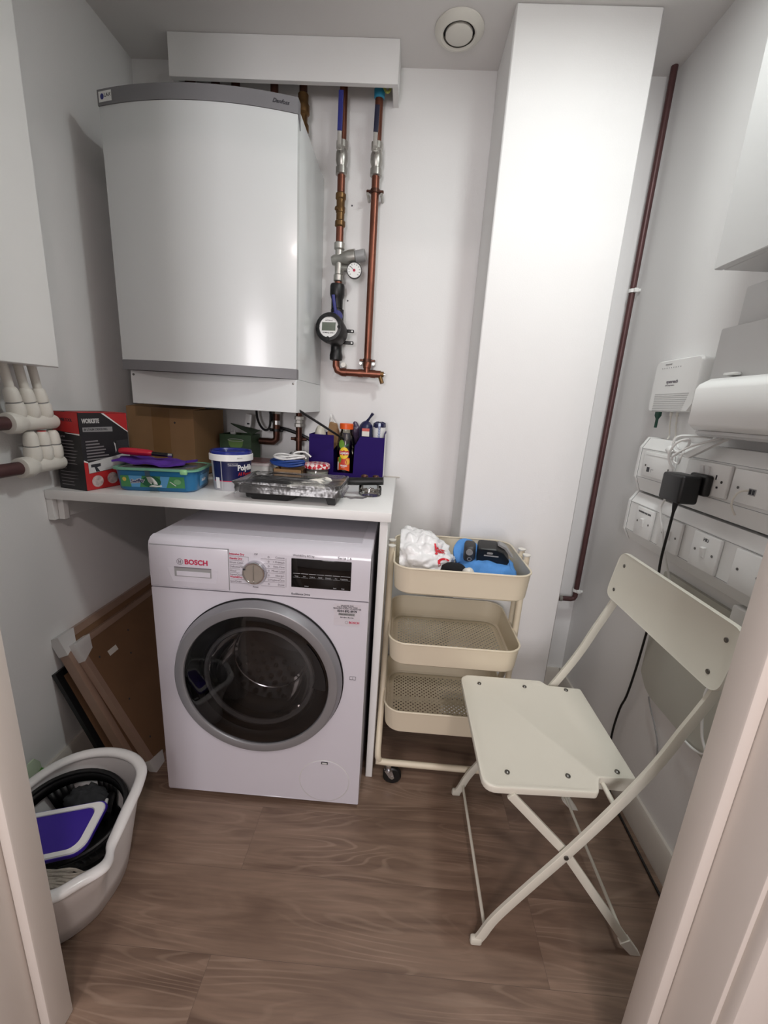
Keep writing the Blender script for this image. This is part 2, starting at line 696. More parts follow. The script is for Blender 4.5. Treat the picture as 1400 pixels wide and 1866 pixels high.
skirt('baseboard_left', ((XL, .54, 0), (XL, YB, 0)), (1, 0, 0))
skirt('baseboard_back', ((XL + .015, YB, 0), (.231, YB, 0)), (0, -1, 0))
skirt('corner_baseboard', ((.633, YB, 0), (XR - .015, YB, 0)), (0, -1, 0))
skirt('baseboard_right', ((XR, .54, 0), (XR, YB, 0)), (-1, 0, 0))
# door frame: lining, stop and hall-side architrave on each side
for nm, x0, sg in (('trim_1', JL, -1), ('trim_2', JR, 1)):
    m = MB(TRIM)

    def bx(xa, ya, xb, yb, bev=.003):
        m.box((x0 + sg * xa, ya, 0), (x0 + sg * xb, yb, HEAD), bev, 2)
    bx(0, YH - .001, .0118, YF + .0, .002)                   # lining
    bx(-.020, .487, -.0002, YF, .004)                        # stop
    bx(.006, YH - .020, .078, YH + .0035, .006)              # architrave in the hall
    bx(.0122, YF - .0035, .075, YF + .012, .004) if sg < 0 else bx(.0122, YF - .0035, .05, YF + .012, .004)
    struct(nm, m, 'painted door frame at the %s of the picture' % ('left' if sg < 0 else 'right'))
m = MB(TRIM).box((JL - .078, YH - .02, HEAD), (JR + .078, YF, HEAD + .011), .003, 1)
struct('trim_3', m)


# lamps (above the picture)
def lamp(name, loc, label, col):
    t = thing(name, label, 'lamp', (loc[0], loc[1], ZC))
    MB(WPLAS).lathe([(.085, ZC - .0005), (.118, ZC - .0005), (.118, ZC - .008), (.1, ZC - .015), (.085, ZC - .015)], (loc[0], loc[1], 0), 'Z', 40).build('trim_ring', t)
    MB(emit('lamp_glow_' + name, col, 2.5)).lathe([(.086, ZC - .001), (.086, ZC - .004), (.001, ZC - .004)], (loc[0], loc[1], 0), 'Z', 40).build('diffuser', t)


lamp('ceiling_lamp', CEIL_LAMP, 'round white lamp set flush in the room ceiling', (240, 250, 250))
lamp('hall_lamp', HALL_LAMP, 'round white lamp set flush in the hall ceiling', (250, 235, 235))

# ceiling vent
t = thing('ceiling_vent', 'round white extractor vent in the ceiling beside the column', 'vent', (.086, 1.560, ZC))
MB(WPLAS2).lathe([(.048, -.0005), (.073, -.0005), (.073, -.004), (.066, -.012), (.053, -.017), (.047, -.013)], (.086, 1.560, ZC), 'Z', 48).build('vent_ring', t)
MB(WPLAS2).lathe([(.0005, -.019), (.034, -.019), (.040, -.015), (.040, -.009), (.03, -.003), (.0005, -.003)], (.086, 1.560, ZC), 'Z', 48).build('vent_disc', t)
MB(DKGREY).lathe([(.049, -.0012), (.0005, -.0012)], (.086, 1.560, ZC), 'Z', 40).build('dark_opening', t)

# boxing board under the ceiling
m = MB(WALL)
m.box((-.824, 1.598, 2.196), (-.09, 1.616, ZC - .0005), .001, 1)
m.box((-.824, 1.616, 2.2), (-.806, YB - .0005, ZC - .0005)).box((-.108, 1.616, 2.2), (-.09, YB - .0005, ZC - .0005))
tag(m.build('pipe_boxing', at=(-.457, 1.616, 2.196)), 'white boxing board hung under the ceiling over the pipe tops', 'boxing')

# ------------------------------------------------------------------ heating unit on the back wall
t = thing('heating_unit', 'large white wall mounted heating unit with grey bands above the worktop', 'heating unit', (-.6135, YB, 1.178))
BX0, BX1, BY = -.887, -.340, 1.333


def bowed(z0, z1, out=0.0, back=1.356, n=24):
    xc, hw = (BX0 + BX1) / 2, (BX1 - BX0) / 2
    pts = []
    for i in range(n + 1):
        x = BX0 + (BX1 - BX0) * i / n
        pts.append(Vector((x + out * (x - xc) / hw, BY - out - .040 * (1 - ((x - xc) / hw) ** 2), z0)))
    pts += [Vector((BX1 + out, back, z0)), Vector((BX0 - out, back, z0))]
    return pts


MB(BOILW).box((BX0 + .003, 1.357, 1.2795), (BX1, YB - .0005, 1.982), .003, 2).build('casing', t)
MB(BOILW).prism(bowed(1.309, 1.960), (0, 0, .651)).build('front_panel', t, sharp=30)
m = MB(BGREY).prism(bowed(1.9605, 1.9975, .002), (0, 0, .036))
m.prism([(BX1 + .0022, 1.335, 1.9605), (BX1 + .0022, 1.357, 1.9605), (BX1 + .0022, 1.357, 1.935)], (-.002, 0, 0))
m.build('top_band', t, 'curved grey band across the top', sharp=30)
MB(BGREY).prism(bowed(1.2795, 1.309, .001), (0, 0, .029)).build('bottom_band', t, 'dark grey band along the bottom', sharp=30)
m = MB(BOILW)
m.box((-.868, 1.336, 1.178), (BX1, 1.342, 1.279), .001, 1).box((-.868, 1.342, 1.178), (-.862, YB - .001, 1.279)).box((BX1 - .006, 1.342, 1.178), (BX1, YB - .001, 1.279))
m.box((-.862, 1.342, 1.272), (BX1 - .006, YB - .001, 1.279))
lt = m.build('lower_skirt', t)
for x in (-.858, -.350):
    MB(SCREW).lathe([(.0005, -.0015), (.0035, -.0012), (.0035, 0)], (x, 1.336, 1.266), 'Y', 12).build('screw', lt)
# sticker and maker's mark follow the curve of the band


def bowfn(x0, z0):
    xc, hw = (BX0 + BX1) / 2, (BX1 - BX0) / 2

    def fn(u, v, w=0):
        x = x0 + u
        return Vector((x, BY - .0034 - w - .040 * (1 - ((x - xc) / hw) ** 2), z0 + v))
    return fn


fn = bowfn(-.862, 1.979)
m = MB(WHITEP)
m.loft([[fn(u, -.012), fn(u, .012)] for u in [-.0215 + .043 * i / 12 for i in range(13)]], False, False, False)
m.use(BLUEH).loft([[fn(-.010 + .006 * math.cos(a), .007 * math.sin(a), .0003) for a in [2 * PI * i / 16 for i in range(16)]], [fn(-.010 + .0005 * math.cos(a), .0005 * math.sin(a), .0003) for a in [2 * PI * i / 16 for i in range(16)]]], True, False, True)
m.use(INK).text('LAX', .012, lambda u, v, w: fn(.008 + u, .002 + v, w + .0003))
m.build('sticker', t, 'small white sticker with a blue emblem')
fn2 = bowfn(-.382, 1.979)
MB(INK).text('Danfoss', .013, fn2, shear=.35, bold=.0002).build('maker_lettering', t)

# pipes rising behind the unit
def riser(x, z0, name, label, brass=False, r=.013):
    t = thing(name, label, 'pipe', (x, 1.66, z0), None)
    MB(COPDK).cyl((x, 1.66, z0), (x, 1.66, ZC - .002), r).build('pipe', t)
    if brass:
        m = MB(BRASS)
        m.lathe([(.0135, 2.09), (.019, 2.094), (.019, 2.112), (.0145, 2.118), (.0145, 2.138), (.021, 2.144), (.021, 2.166), (.017, 2.172), (.0175, 2.196), (.0135, 2.2)], (x, 1.66, 0), 'Z', 24)
        m.build('compression_fitting', t)
        m = MB(COPDK)
        m.tube([(x, 1.66, 2.09), (x + .004, 1.66, 2.06), (x + .012, 1.66, 2.03)], .0165, 14)
        m.build('elbow', t)
    return t


riser(-.502, 1.984, 'heating_pipe', 'short dark copper pipe behind the top band, left of the brass fitting', False)
riser(-.405, 1.984, 'heating_pipe', 'copper pipe with brass compression fitting beside the upper right unit corner', True)
riser(-.632, 1.984, 'heating_pipe', 'dark pipe top third from right above the grey top band', False, .014)
riser(-.700, 1.984, 'heating_pipe', 'dark pipe top second from left above the grey top band', False, .014)
riser(-.785, 1.984, 'heating_pipe', 'leftmost dark pipe top under the boxing board', False, .017)

# pipes and cable below the unit
t = thing('drain_pipe', 'dark copper pipe with elbow below the unit behind the worktop clutter', 'pipe', (-.504, 1.668, 1.05))
MB(COPDK).tube([(-.504, 1.668, 1.275), (-.504, 1.668, 1.085), (-.504, 1.668, 1.062), (-.517, 1.668, 1.05), (-.54, 1.668, 1.05), (-.573, 1.668, 1.05)], .0135, 14).build('pipe', t)
m = MB(NICKEL).cyl((-.504, 1.668, 1.16), (-.504, 1.668, 1.185), .019, n=6)
m.build('coupling', t)
MB(CHROME).cyl((-.504, 1.668, 1.118), (-.504, 1.668, 1.134), .0145).build('coupling', t, 'bright chrome band')
m = MB(BLACK).cyl((-.504, 1.668, 1.092), (-.504, 1.668, 1.102), .019)
m.cyl((-.53, 1.668, 1.097), (-.478, 1.668, 1.097), .006).build('pipe_clip', t)
t = thing('supply_pipe', 'copper pipe with valves below the right end of the unit', 'pipe', (-.4135, 1.668, .932))
MB(COPDK).cyl((-.4135, 1.668, .9315), (-.4135, 1.668, 1.275), .012).build('pipe', t)
for z in (1.0, 1.135):
    m = MB(NICKEL)
    m.lathe([(.0125, z - .022), (.018, z - .02), (.018, z - .008), (.014, z - .006), (.014, z + .006), (.018, z + .008), (.018, z + .02), (.0125, z + .022)], (-.4135, 1.668, 0), 'Z', 6)
    m.build('isolating_valve', t)
m = MB(COPDK).cyl((-.445, 1.668, 1.067), (-.382, 1.668, 1.067), .006)
m.cyl((-.4135, 1.668, 1.06), (-.4135, 1.668, 1.074), .0175).build('pipe_clip', t)
tag(MB(BLACK).tube([(-.585, 1.69, 1.27), (-.58, 1.66, 1.15), (-.55, 1.65, 1.098), (-.525, 1.655, 1.12), (-.53, 1.67, 1.27)], .0045, 8, sub=6).build('cable', at=(-.56, 1.66, 1.1)), 'black cable looping down below the heating unit', 'cable')
tag(MB(BLACK).tube([(-.545, 1.69, 1.27), (-.53, 1.687, 1.15), (-.505, 1.695, 1.108), (-.47, 1.69, 1.1), (-.42, 1.694, 1.085), (-.385, 1.695, 1.07), (-.362, 1.695, 1.055)], .007, 8, sub=6).build('hose', at=(-.4, 1.69, 1.05)), 'thick black hose slanting behind the copper pipes to the purple box', 'hose')
t = thing('isolator_switch', 'small white tag hanging under the unit above the green box', 'switch', (-.615, 1.66, 1.10))
m = MB(WPLAS)
m.M = Matrix.Translation((-.612, 1.655, 1.128)) @ Matrix.Rotation(R(7), 4, 'Y')
m.box((-.0125, -.006, -.026), (.0125, .006, .026), .003)
m.build('body', t)
MB(DKGREY).box((-.616, 1.6475, 1.113), (-.606, 1.6495, 1.119)).build('dark_mark', t)

# ------------------------------------------------------------------ water pipework with meter
WY = 1.668
t = thing('water_pipework', 'copper water pipework with meter, gauge and lever valves on the back wall', 'pipework', (-.21, WY, 1.30))
xa, xb = -.272, -.153
m = MB(COPPER)
m.cyl((xa, WY, 1.63), (xa, WY, 2.0), .0135).cyl((xa, WY, 2.05), (xa, WY, ZC - .003), .0135)
m.build('pipe', t)
m = MB(COPPER)
m.tube([(xa, WY, 1.40), (xa, WY, 1.352), (xa + .006, WY, 1.337), (xa + .02, WY, 1.331), (-.18, WY, 1.331), (-.10, WY, 1.331)], .0135, 16)
m.build('pipe', t)
m = MB(COPPER)
m.cyl((xb, WY, 1.331), (xb, WY, 2.0), .0135).cyl((xb, WY, 2.05), (xb, WY, ZC - .003), .0135)
m.lathe([(.0138, 1.35), (.0155, 1.352), (.0155, 1.372), (.0138, 1.375)], (xb, WY, 0), 'Z', 20)
m.build('pipe', t)
for x0, x1 in ((xa + .022, xa + .04), (-.185, -.168), (-.138, -.12)):
    MB(COPPER).cyl((x0, WY, 1.331), (x1, WY, 1.331), .0152).build('soldered_collar', t)


def ball_valve(x, zc, grip_m, z0, z1):
    m = MB(NICKEL)
    m.lathe([(.0138, zc - .052), (.0205, zc - .05), (.0205, zc - .03), (.0165, zc - .027), (.0175, zc - .02), (.021, zc - .01), (.021, zc + .012),
             (.0165, zc + .022), (.0205, zc + .026), (.0205, zc + .045), (.0138, zc + .048)], (x, WY, 0), 'Z', 12)
    m.cyl((x, WY - .018, zc + .012), (x, WY - .036, zc + .012), .009)
    v = m.build('ball_valve', t, 'nickel ball valve with a blue lever')
    m = MB(NICKEL).bar([(x - .004, WY - .036, zc + .004), (x - .004, WY - .038, zc + .03), (x - .003, WY - .042, zc + .06)], .014, .003, (0, 1, 0))
    m.cyl((x - .002, WY - .034, zc + .012), (x - .002, WY - .044, zc + .012), .006, n=6)
    m.use(grip_m).bar([(x - .003, WY - .042, zc + .055), (x - .002, WY - .044, z0), (x - .001, WY - .044, z1)], .0155, .007, (0, 1, 0))
    m.build('lever', v)


ball_valve(xa, 2.028, BLUEH, 2.12, 2.19)
ball_valve(xb, 2.028, mat('dark_blue_grip', (22, 24, 52), .4), 2.10, 2.155)
m = MB(BRASS)
m.lathe([(.0138, 1.818), (.0185, 1.822), (.0185, 1.836), (.0145, 1.84), (.0145, 1.862), (.0165, 1.864), (.0165, 1.88), (.0145, 1.884), (.015, 1.902), (.0185, 1.906), (.0185, 1.92), (.0138, 1.924)], (xa, WY, 0), 'Z', 10)
m.cyl((xa, WY, 1.872), (xa - .014, WY - .014, 1.872), .007)
m.build('check_valve', t)
m = MB(NICKEL)
m.lathe([(.0138, 1.643), (.018, 1.646), (.018, 1.664), (.0145, 1.668), (.0145, 1.745), (.019, 1.75), (.019, 1.768), (.0138, 1.772)], (xa, WY, 0), 'Z', 18)
ax = Vector((1, -.12, .16))
m.lathe([(.0005, -.028), (.015, -.026), (.0185, -.015), (.0185, .015), (.022, .02), (.0255, .04), (.0255, .062), (.018, .063)], (xa, WY, 1.716), ax, 24)
m.lathe([(.009, .0), (.009, .05)], (xa, WY, 1.69), Vector((1, -.35, -.12)), 16)
pr = m.build('pressure_valve', t, 'silver pressure reducing valve')
MB(GREYP).lathe([(.017, .062), (.020, .064), (.0205, .092), (.019, .097), (.0005, .097)], (xa, WY, 1.716), ax, 20).build('cap', pr)
gx, gz, gy = -.212, 1.676, 1.640
m = MB(DKGREY).lathe([(.0005, .016), (.022, .016), (.026, .012), (.027, -.002), (.0255, -.004), (.0245, -.002)], (gx, gy, gz), Vector((-.05, 1, 0)), 32)
m.cyl((gx - .01, gy + .012, gz + .004), (gx - .04, WY - .004, gz + .008), .006)
g = m.build('pressure_gauge', t)
m = MB(WHITEP).lathe([(.0248, 0), (.0005, 0)], (gx, gy - .0012, gz), Vector((-.05, 1, 0)), 32)
gf = plane_fn((gx, gy - .002, gz), (1, .05, 0), (0, 0, 1))
m.use(INK)
for k in range(11):
    a = R(225 - 27 * k)
    p, q = gf(.017 * math.cos(a), .017 * math.sin(a)), gf(.0215 * math.cos(a), .0215 * math.sin(a))
    m.bar([p, q], .0014, .0004, (0, 1, 0))
m.bar([gf(0, 0, .0004), gf(-.014, .012, .0004)], .0014, .0004, (0, 1, 0))
m.use(PINKR).lathe([(.0005, -.001), (.0045, -.001), (.0045, 0)], gf(0, 0), 'Y', 14)
m.build('dial', g)
# meter
m = MB(BLACK)
m.lathe([(.0138, 1.55), (.021, 1.553), (.021, 1.585), (.0235, 1.59), (.0265, 1.6), (.0265, 1.628), (.024, 1.635), (.0138, 1.637)], (xa - .003, WY, 0), 'Z', 24)
m.lathe([(.0138, 1.37), (.024, 1.374), (.0245, 1.39), (.021, 1.405), (.0205, 1.425), (.024, 1.43), (.024, 1.55), (.0138, 1.552)], (xa - .001, WY, 0), 'Z', 24)
for z in (1.478, 1.437):
    m.box((xa + .015, WY - .004, z - .006), (xa + .064, WY - .0005, z + .006), .003, 2)
m.use(WHITEP)
for z in (1.478, 1.437):
    m.lathe([(.0034, -.0002), (.0005, -.0002)], (xa + .057, WY - .0042, z), 'Y', 12)
mt = m.build('water_meter', t, 'round black water meter with a white display face')
max_ = Vector((-.16, -1, .10)).normalized()
mo = Vector((xa, WY - .01, 1.465))
m = MB(BLACK).lathe([(.0005, .0), (.043, .0), (.046, .02), (.046, .055), (.0505, .058), (.0505, .085), (.047, .092), (.0365, .094), (.0350, .088), (.0005, .088)], mo, max_, 40)
for k in range(16):
    a = 2 * PI * k / 16
    e1 = max_.cross(Vector((0, 0, 1))).normalized()
    e2 = e1.cross(max_)
    if k % 4 == 0:
        p = mo + max_ * .094 + (e1 * math.cos(a) + e2 * math.sin(a)) * .039
        m.cyl(p - max_ * .003, p + max_ * .001, .006)
m.build('meter_head', mt)
e1 = Vector((0, 0, 1)).cross(max_).normalized()
e1 = -e1 if e1.x < 0 else e1
e2 = Vector((0, 0, 1)) - max_ * max_.z
mf = plane_fn(mo + max_ * .0885, e1, e2, max_)
m = MB(WHITEP).loft([[mf(.0348 * math.cos(2 * PI * i / 32), .0348 * math.sin(2 * PI * i / 32)) for i in range(32)], [mf(.0005 * math.cos(2 * PI * i / 32), .0005 * math.sin(2 * PI * i / 32)) for i in range(32)]], True, False, True)
m.use(mat('lcd', (104, 112, 100), .2)).prism([mf(-.025, -.0125, .0003), mf(.025, -.0125, .0003), mf(.025, .0155, .0003), mf(-.025, .0155, .0003)], max_ * .0005)
m.use(INK).text('DOMAQ LINE 3', .0062, lambda u, v, w: mf(u, -.0195 + v, w + .0004), bold=.0001)
m.use(INKL).text('METERING', .0058, lambda u, v, w: mf(u, .0215 + v, w + .0004))
m.build('display_face', mt)
m = MB(BLUEH).bar([(xa + .005, WY - .022, 1.515), (xa - .004, WY - .03, 1.545), (xa - .012, WY - .034, 1.592)], .011, .006, (0, 1, 0))
m.cyl((xa + .004, WY - .01, 1.525), (xa + .004, WY - .028, 1.525), .018)
m.build('meter_tap', mt, 'dark blue tap lever above the meter')


def clip(x, z, par):
    m = MB(COPDK).lathe([(.0138, z - .006), (.0165, z - .006), (.0165, z + .006), (.0138, z + .006)], (x, WY, 0), 'Z', 20)
    m.box((x - .03, WY - .006, z - .004), (x + .03, WY + .006, z + .004), .002, 1)
    m.use(NICKEL)
    for s in (-1, 1):
        m.cyl((x + s * .024, WY - .012, z - .012), (x + s * .024, YB - .001, z - .012), .005)
    m.build('pipe_clip', par)


clip(xb, 1.932, t)
clip(xb, 1.378, t)
m = MB(WPLAS2).cyl((xa + .028, WY - .006, 1.358), (xa + .028, YB - .001, 1.358), .009)
m.build('wall_plug', t)
m = MB(BRASS).cyl((-.118, WY, 1.331), (-.088, WY, 1.331), .0125, .010)
m.cyl((-.104, WY, 1.328), (-.092, WY - .006, 1.298), .0075)
m.use(CHROME).cyl((-.09, WY, 1.331), (-.082, WY, 1.331), .005)
m.build('drain_cock', t)
m = MB(mat('blue_tape', (38, 128, 160), .5)).lathe([(.014, 2.196), (.0175, 2.2), (.018, 2.222), (.014, 2.226)], (xb, WY, 0), 'Z', 16)
m.use(mat('yellow_green_wire', (170, 176, 92), .5)).tube([(xb + .012, WY - .014, 2.225), (xb + .025, WY - .02, 2.205), (xb + .036, WY - .016, 2.215), (xb + .034, WY, 2.25), (xb + .02, WY + .004, 2.28)], .004, 8, sub=5)
m.build('earth_wire', t, 'blue clamp with yellow green earth wire')
for i, (x, z) in enumerate(((-.238, 1.898), (-.245, 1.592))):
    pass

# dark corner pipe
t = thing('corner_pipe', 'thin dark red pipe running down the right back corner beside the column', 'pipe', (.781, 1.668, .46))
MB(PIPEDK).tube([(.781, 1.668, ZC - .001), (.781, 1.668, .52), (.781, 1.668, .478), (.776, 1.668, .467), (.764, 1.668, .464), (.633, 1.668, .464)], .0105, 14).build('pipe', t)
for z in (1.662, .505):
    m = MB(WPLAS).lathe([(.0106, z - .006), (.0135, z - .006), (.0135, z + .006), (.0106, z + .006)], (.781, 1.668, 0), 'Z', 18)
    m.cyl((.781, 1.66, z), (XR - .0005, 1.655, z), .0065).box((.778, 1.648, z - .007), (.794, 1.656, z + .007), .002, 1)
    m.build('pipe_clip', t)
m = MB(NICKEL).lathe([(.0106, .715), (.013, .717), (.013, .727), (.0106, .729)], (0, 1.668, .464), 'X', 16)
m.build('elbow_joint', t)

# ------------------------------------------------------------------ worktop on a side panel
t = thing('worktop', 'white worktop shelf with side panel over the washing machine', 'worktop', (-.513, 1.12, .93))
m = MB(WOOD_W).box((XL + .0005, 1.117, .901), (-.015, YB - .0005, .9295), .003, 2)
m.use(SKIRT).box((-.1, YB - .004, .9296), (-.0, YB - .0005, .934))
m.build('worktop_slab', t)
MB(WOOD_W).box((-.047, 1.137, .0003), (-.024, YB - .016, .9008), .0015, 1).build('side_panel', t)
MB(WOOD_W).box((XL + .0005, 1.12, .838), (XL + .019, YB - .0005, .9008), .001, 1).build('wall_batten', t)
MB(WOOD_W).box((XL + .02, 1.135, .838), (XL + .038, 1.153, .9008), .001, 1).build('front_batten', t)

# ------------------------------------------------------------------ washing machine
WX0, WX1, WF, WB = -.658, -.060, 1.022, 1.60
t = thing('washing_machine', 'white front loading washing machine with round glass door under the worktop', 'washing machine', (-.359, WF, 0))
DCX, DCZ, DH = -.362, .447, .168                       # door centre and opening


def holed_plate(m, x0, x1, z0, z1, y, cx, cz, r, n=64):
    angs = [2 * PI * i / n for i in range(n)]
    for x in (x0, x1):
        for z in (z0, z1):
            angs.append(math.atan2(z - cz, x - cx) % (2 * PI))
    angs = sorted(set(round(a, 6) for a in angs))
    vi, vo = [], []
    for a in angs:
        c, d = math.cos(a), math.sin(a)
        tx = ((x1 if c > 0 else x0) - cx) / c if abs(c) > 1e-6 else 1e9
        tz = ((z1 if d > 0 else z0) - cz) / d if abs(d) > 1e-6 else 1e9
        k = min(tx, tz)
        vi.append(Vector((cx + r * c, y, cz + r * d)))
        vo.append(Vector((cx + k * c, y, cz + k * d)))
    m.loft([vo, vi, [p + Vector((0, .012, 0)) for p in vi]], True, False, False)


m = MB(APPL)
m.box((WX0, WF + .012, .012), (WX0 + .004, WB, .825)).box((WX1 - .004, WF + .012, .012), (WX1, WB, .825))
m.box((WX0 + .004, WB - .004, .012), (WX1 - .004, WB, .825)).box((WX0 + .004, WF + .012, .012), (WX1 - .004, WB - .004, .016))
m.build('cabinet', t)
m = MB(APPL)
holed_plate(m, WX0, WX1, .018, .700, WF, DCX, DCZ, DH)
m.box((WX0, WF, .012), (WX1, WF + .012, .0182), .002, 1)
m.box((WX0, WF + .0005, .0185), (WX0 + .003, WF + .012, .6995)).box((WX1 - .003, WF + .0005, .0185), (WX1, WF + .012, .6995))
m.box((WX0, WF + .0005, .6965), (WX1, WF + .012, .7))
m.build('front_panel', t)
# control fascia: a shallow roll-over at the top
prof = [(WF, .7035), (WF - .0005, .75), (WF, .818), (WF + .004, .832), (WF + .014, .841), (WF + .03, .8445), (WF + .03, .7035)]
m = MB(APPL).loft([[Vector((x, y, z)) for y, z in prof] for x in (WX0, WX1)], True, True, True)
fa = m.build('control_panel', t, sharp=60)
m = MB(APPL).box((WX0, WF + .0302, .826), (WX1, WB, .8445), .004, 2)
m.box((WX0 + .03, WF + .06, .8445), (WX1 - .03, WB - .03, .8460), .001, 1)
m.build('top_cover', t)
for x in (WX0 + .06, WX1 - .06):
    for y in (WF + .06, WB - .06):
        MB(BLACK).cyl((x, y, .0003), (x, y, .013), .022, n=18).build('foot', t)
YP = WF - .0008
# detergent drawer
m = MB(APPL).box((-.6545, WF - .003, .7075), (-.4405, WF - .0006, .824), .002, 2)
m.use(GREYP).box((-.4402, WF - .0012, .706), (-.4390, WF - .0004, .8255)).box((-.6545, WF - .0012, .8243), (-.439, WF - .0004, .8255))
dr = m.build('detergent_drawer', t)
m = MB(APPL)
zz = [(.757, .742), (.740, .742)]
m.prism([(-.607, WF - .0034, .763), (-.468, WF - .0034, .763), (-.474, WF - .0034, .724), (-.594, WF - .0034, .724)], (0, .0008, 0))
m.use(GREYP).box((-.588, WF - .0042, .739), (-.487, WF - .0035, .766))
m.use(APPL).box((-.582, WF - .0052, .741), (-.49, WF - .0043, .755), .0005, 1)
m.use(INKL).box((-.588, WF - .0048, .764), (-.487, WF - .0036, .7665))
m.build('handle', dr)
m = MB(INKL)
ec = (-.572, WF - .0036, .781)
m.lathe([(.0088, 0), (.0076, 0)], ec, 'Y', 28)
for s in (-1, 1):
    m.box((ec[0] + s * .0026 - .0007, ec[1] - .0004, ec[2] - .0052), (ec[0] + s * .0026 + .0007, ec[1] + .0001, ec[2] + .0052))
m.box((ec[0] - .0026, ec[1] - .0004, ec[2] - .0008), (ec[0] + .0026, ec[1] + .0001, ec[2] + .0008))
m.use(PINKR).text('BOSCH', .0195, front(-.5595, WF - .0034, .781), 'LEFT', bold=.0007, sx=1.0)
m.build('maker_lettering', dr)
# programme legend
m = MB(INKL)
L = [('Intensive Dry', 1), ('Gentle Dry', 1), ('Drum Clean', 0), ('Delicates/Silk', 0), ("Wool", 0), ('SuperQuick 30', 0), ("Wash&Dry 60'", 1), ('Spin/Drain', 0)]
zs = [.813, .8005, .789, .777, .765, .7545, .7475, .735]
for (s_, red), z in zip(L, zs):
    m.use(PINKR if red else INKL).text(s_, .0074, front(-.4375, YP, z), 'LEFT', bold=.0002 if red else .0)
m.use(INKL)
for z, x in ((.807, -.386), (.795, -.399), (.783, -.404), (.771, -.41), (.760, -.41), (.741, -.399), (.730, -.386)):
    m.box((-.4375, YP - .0002, z - .0003), (x, YP + .0003, z + .0003))
m.box((-.3865, YP - .0002, .795), (-.386, YP + .0003, .807)).box((-.3865, YP - .0002, .730), (-.386, YP + .0003, .741))
Rr = ['Cottons', '+ Prewash', 'Easy-Care', 'Mixed Load', 'Allergy+', 'HygieneCare', 'Duvet']
for i, s_ in enumerate(Rr):
    z = .811 - .01285 * i
    m.text(s_, .0074, front(-.289, YP, z), 'RIGHT')
    x = [-.353, -.345, -.338, -.337, -.338, -.345, -.353][i]
    m.box((x, YP - .0002, z - .0062), (-.289, YP + .0003, z - .0056))
    m.lathe([(.0026, 0), (.0016, 0)], (-.332, YP - .0002, z), 'Y', 10)
m.box((-.2855, YP - .0002, .728), (-.2850, YP + .0003, .811))
m.text('Off', .007, front(-.366, YP, .8165)).text('Rinse', .007, front(-.368, YP, .7225))
m.build('programme_legend', fa)
MB(INKL).text('Wash&Dry 8/5 kg', .0078, front(-.267, YP, .8215), 'LEFT').build('capacity_lettering', fa)
MB(INKL).text('Serie | 6', .0098, front(-.111, YP, .8225), 'RIGHT', sx=1.12).build('series_lettering', fa)
MB(INK).text('EcoSilence Drive', .0074, front(-.2705, YP, .711), 'LEFT', bold=.0001).build('motor_lettering', fa)
# knob
kx, kz = -.368, .767
m = MB(CHROME).lathe([(.031, 0), (.032, -.003), (.032, -.012), (.0295, -.0165), (.0265, -.0165), (.0255, -.0145)], (kx, WF - .0008, kz), 'Y', 48)
k = m.build('programme_knob', t, 'round chrome programme knob')
m = MB(mat('knob_satin', (196, 192, 184), .3, metal=.8)).lathe([(.0256, -.0150), (.0005, -.0146)], (kx, WF - .0008, kz), 'Y', 40)
m.use(mat('knob_shade', (150, 146, 138), .35, metal=.6)).box((kx - .0015, WF - .0175, kz - .0235), (kx + .0015, WF - .0152, kz + .0235), .0006, 1)
m.build('knob_face', k)
MB(INK).box((kx - .0275, WF - .0182, kz + .009), (kx - .0215, WF - .0168, kz + .013)).build('knob_mark', k)
# display
m = MB(BLACKG).box((-.2705, WF - .0024, .7315), (-.1105, WF - .0006, .8135), .001, 2)
d = m.build('display', t, 'glossy black control display')
DPM = mat('display_print', (190, 192, 196), .4)
dp = WF - .0027
for i in range(7):
    m = MB(DPM)
    x = -.2655 + .0213 * i
    wd = .019 if i < 6 else .025
    m.box((x, dp, .7712), (x + wd, dp + .0003, .7722))
    m.box((x, dp, .7602), (x + wd, dp + .0003, .7605))
    m.text(('Temp', 'Spin', 'Finish in', 'Speed', 'Prewash', 'Dry', 'Programme')[i], .0042, front(-.2565 + .0213 * i, dp, .7640))
    m.build('key_legend', d)
for s_, x in (('Select', -.229), ('Start', -.153), ('Stop', -.131)):
    MB(DPM).text(s_, .0044, front(x, dp, .7365)).build('key_lettering', d)
# door
m = MB(SILVER)
m.lathe([(.2385, -.0008), (.2400, -.010), (.2385, -.016), (.2305, -.0335), (.2285, -.0348), (.2085, -.0362), (.2055, -.0352), (.2035, -.030)], (DCX, WF, DCZ), 'Y', 96)
dd = m.build('door', t, 'round door with silver ring and dark glass', sharp=24)
MB(BLACK).lathe([(.2425, -.0004), (.2425, -.004), (.2380, -.004)], (DCX, WF, DCZ), 'Y', 96).build('door_gasket', dd)
m = MB(clear('smoked_glass', (172, 170, 170), 0.03, 0.02, 1.45))
m.lathe([(.2036, -.031), (.19, -.0345), (.12, -.0375), (.0005, -.038)], (DCX, WF, DCZ), 'Y', 96)
m.build('smoked_cover', dd)
m = MB(BLACK).lathe([(.2030, -.029), (.180, -.028), (.168, -.022), (.165, -.004), (.160, .0)], (DCX, WF, DCZ), 'Y', 80)
m.build('inner_frame', dd)
m = MB(clear('bowl_glass', (214, 216, 216), 0.05, 0.05, 1.45))
m.lathe([(.160, -.006), (.152, .03), (.140, .07), (.118, .10), (.108, .113), (.06, .122), (.0005, .124)], (DCX, WF, DCZ), 'Y', 80)
m.build('glass_bowl', dd)
m = MB(mat('bowl_rim', (150, 150, 150), .3)).lathe([(.160, -.002), (.157, -.008), (.150, -.010), (.146, -.004), (.149, .004)], (DCX, WF, DCZ), 'Y', 80)
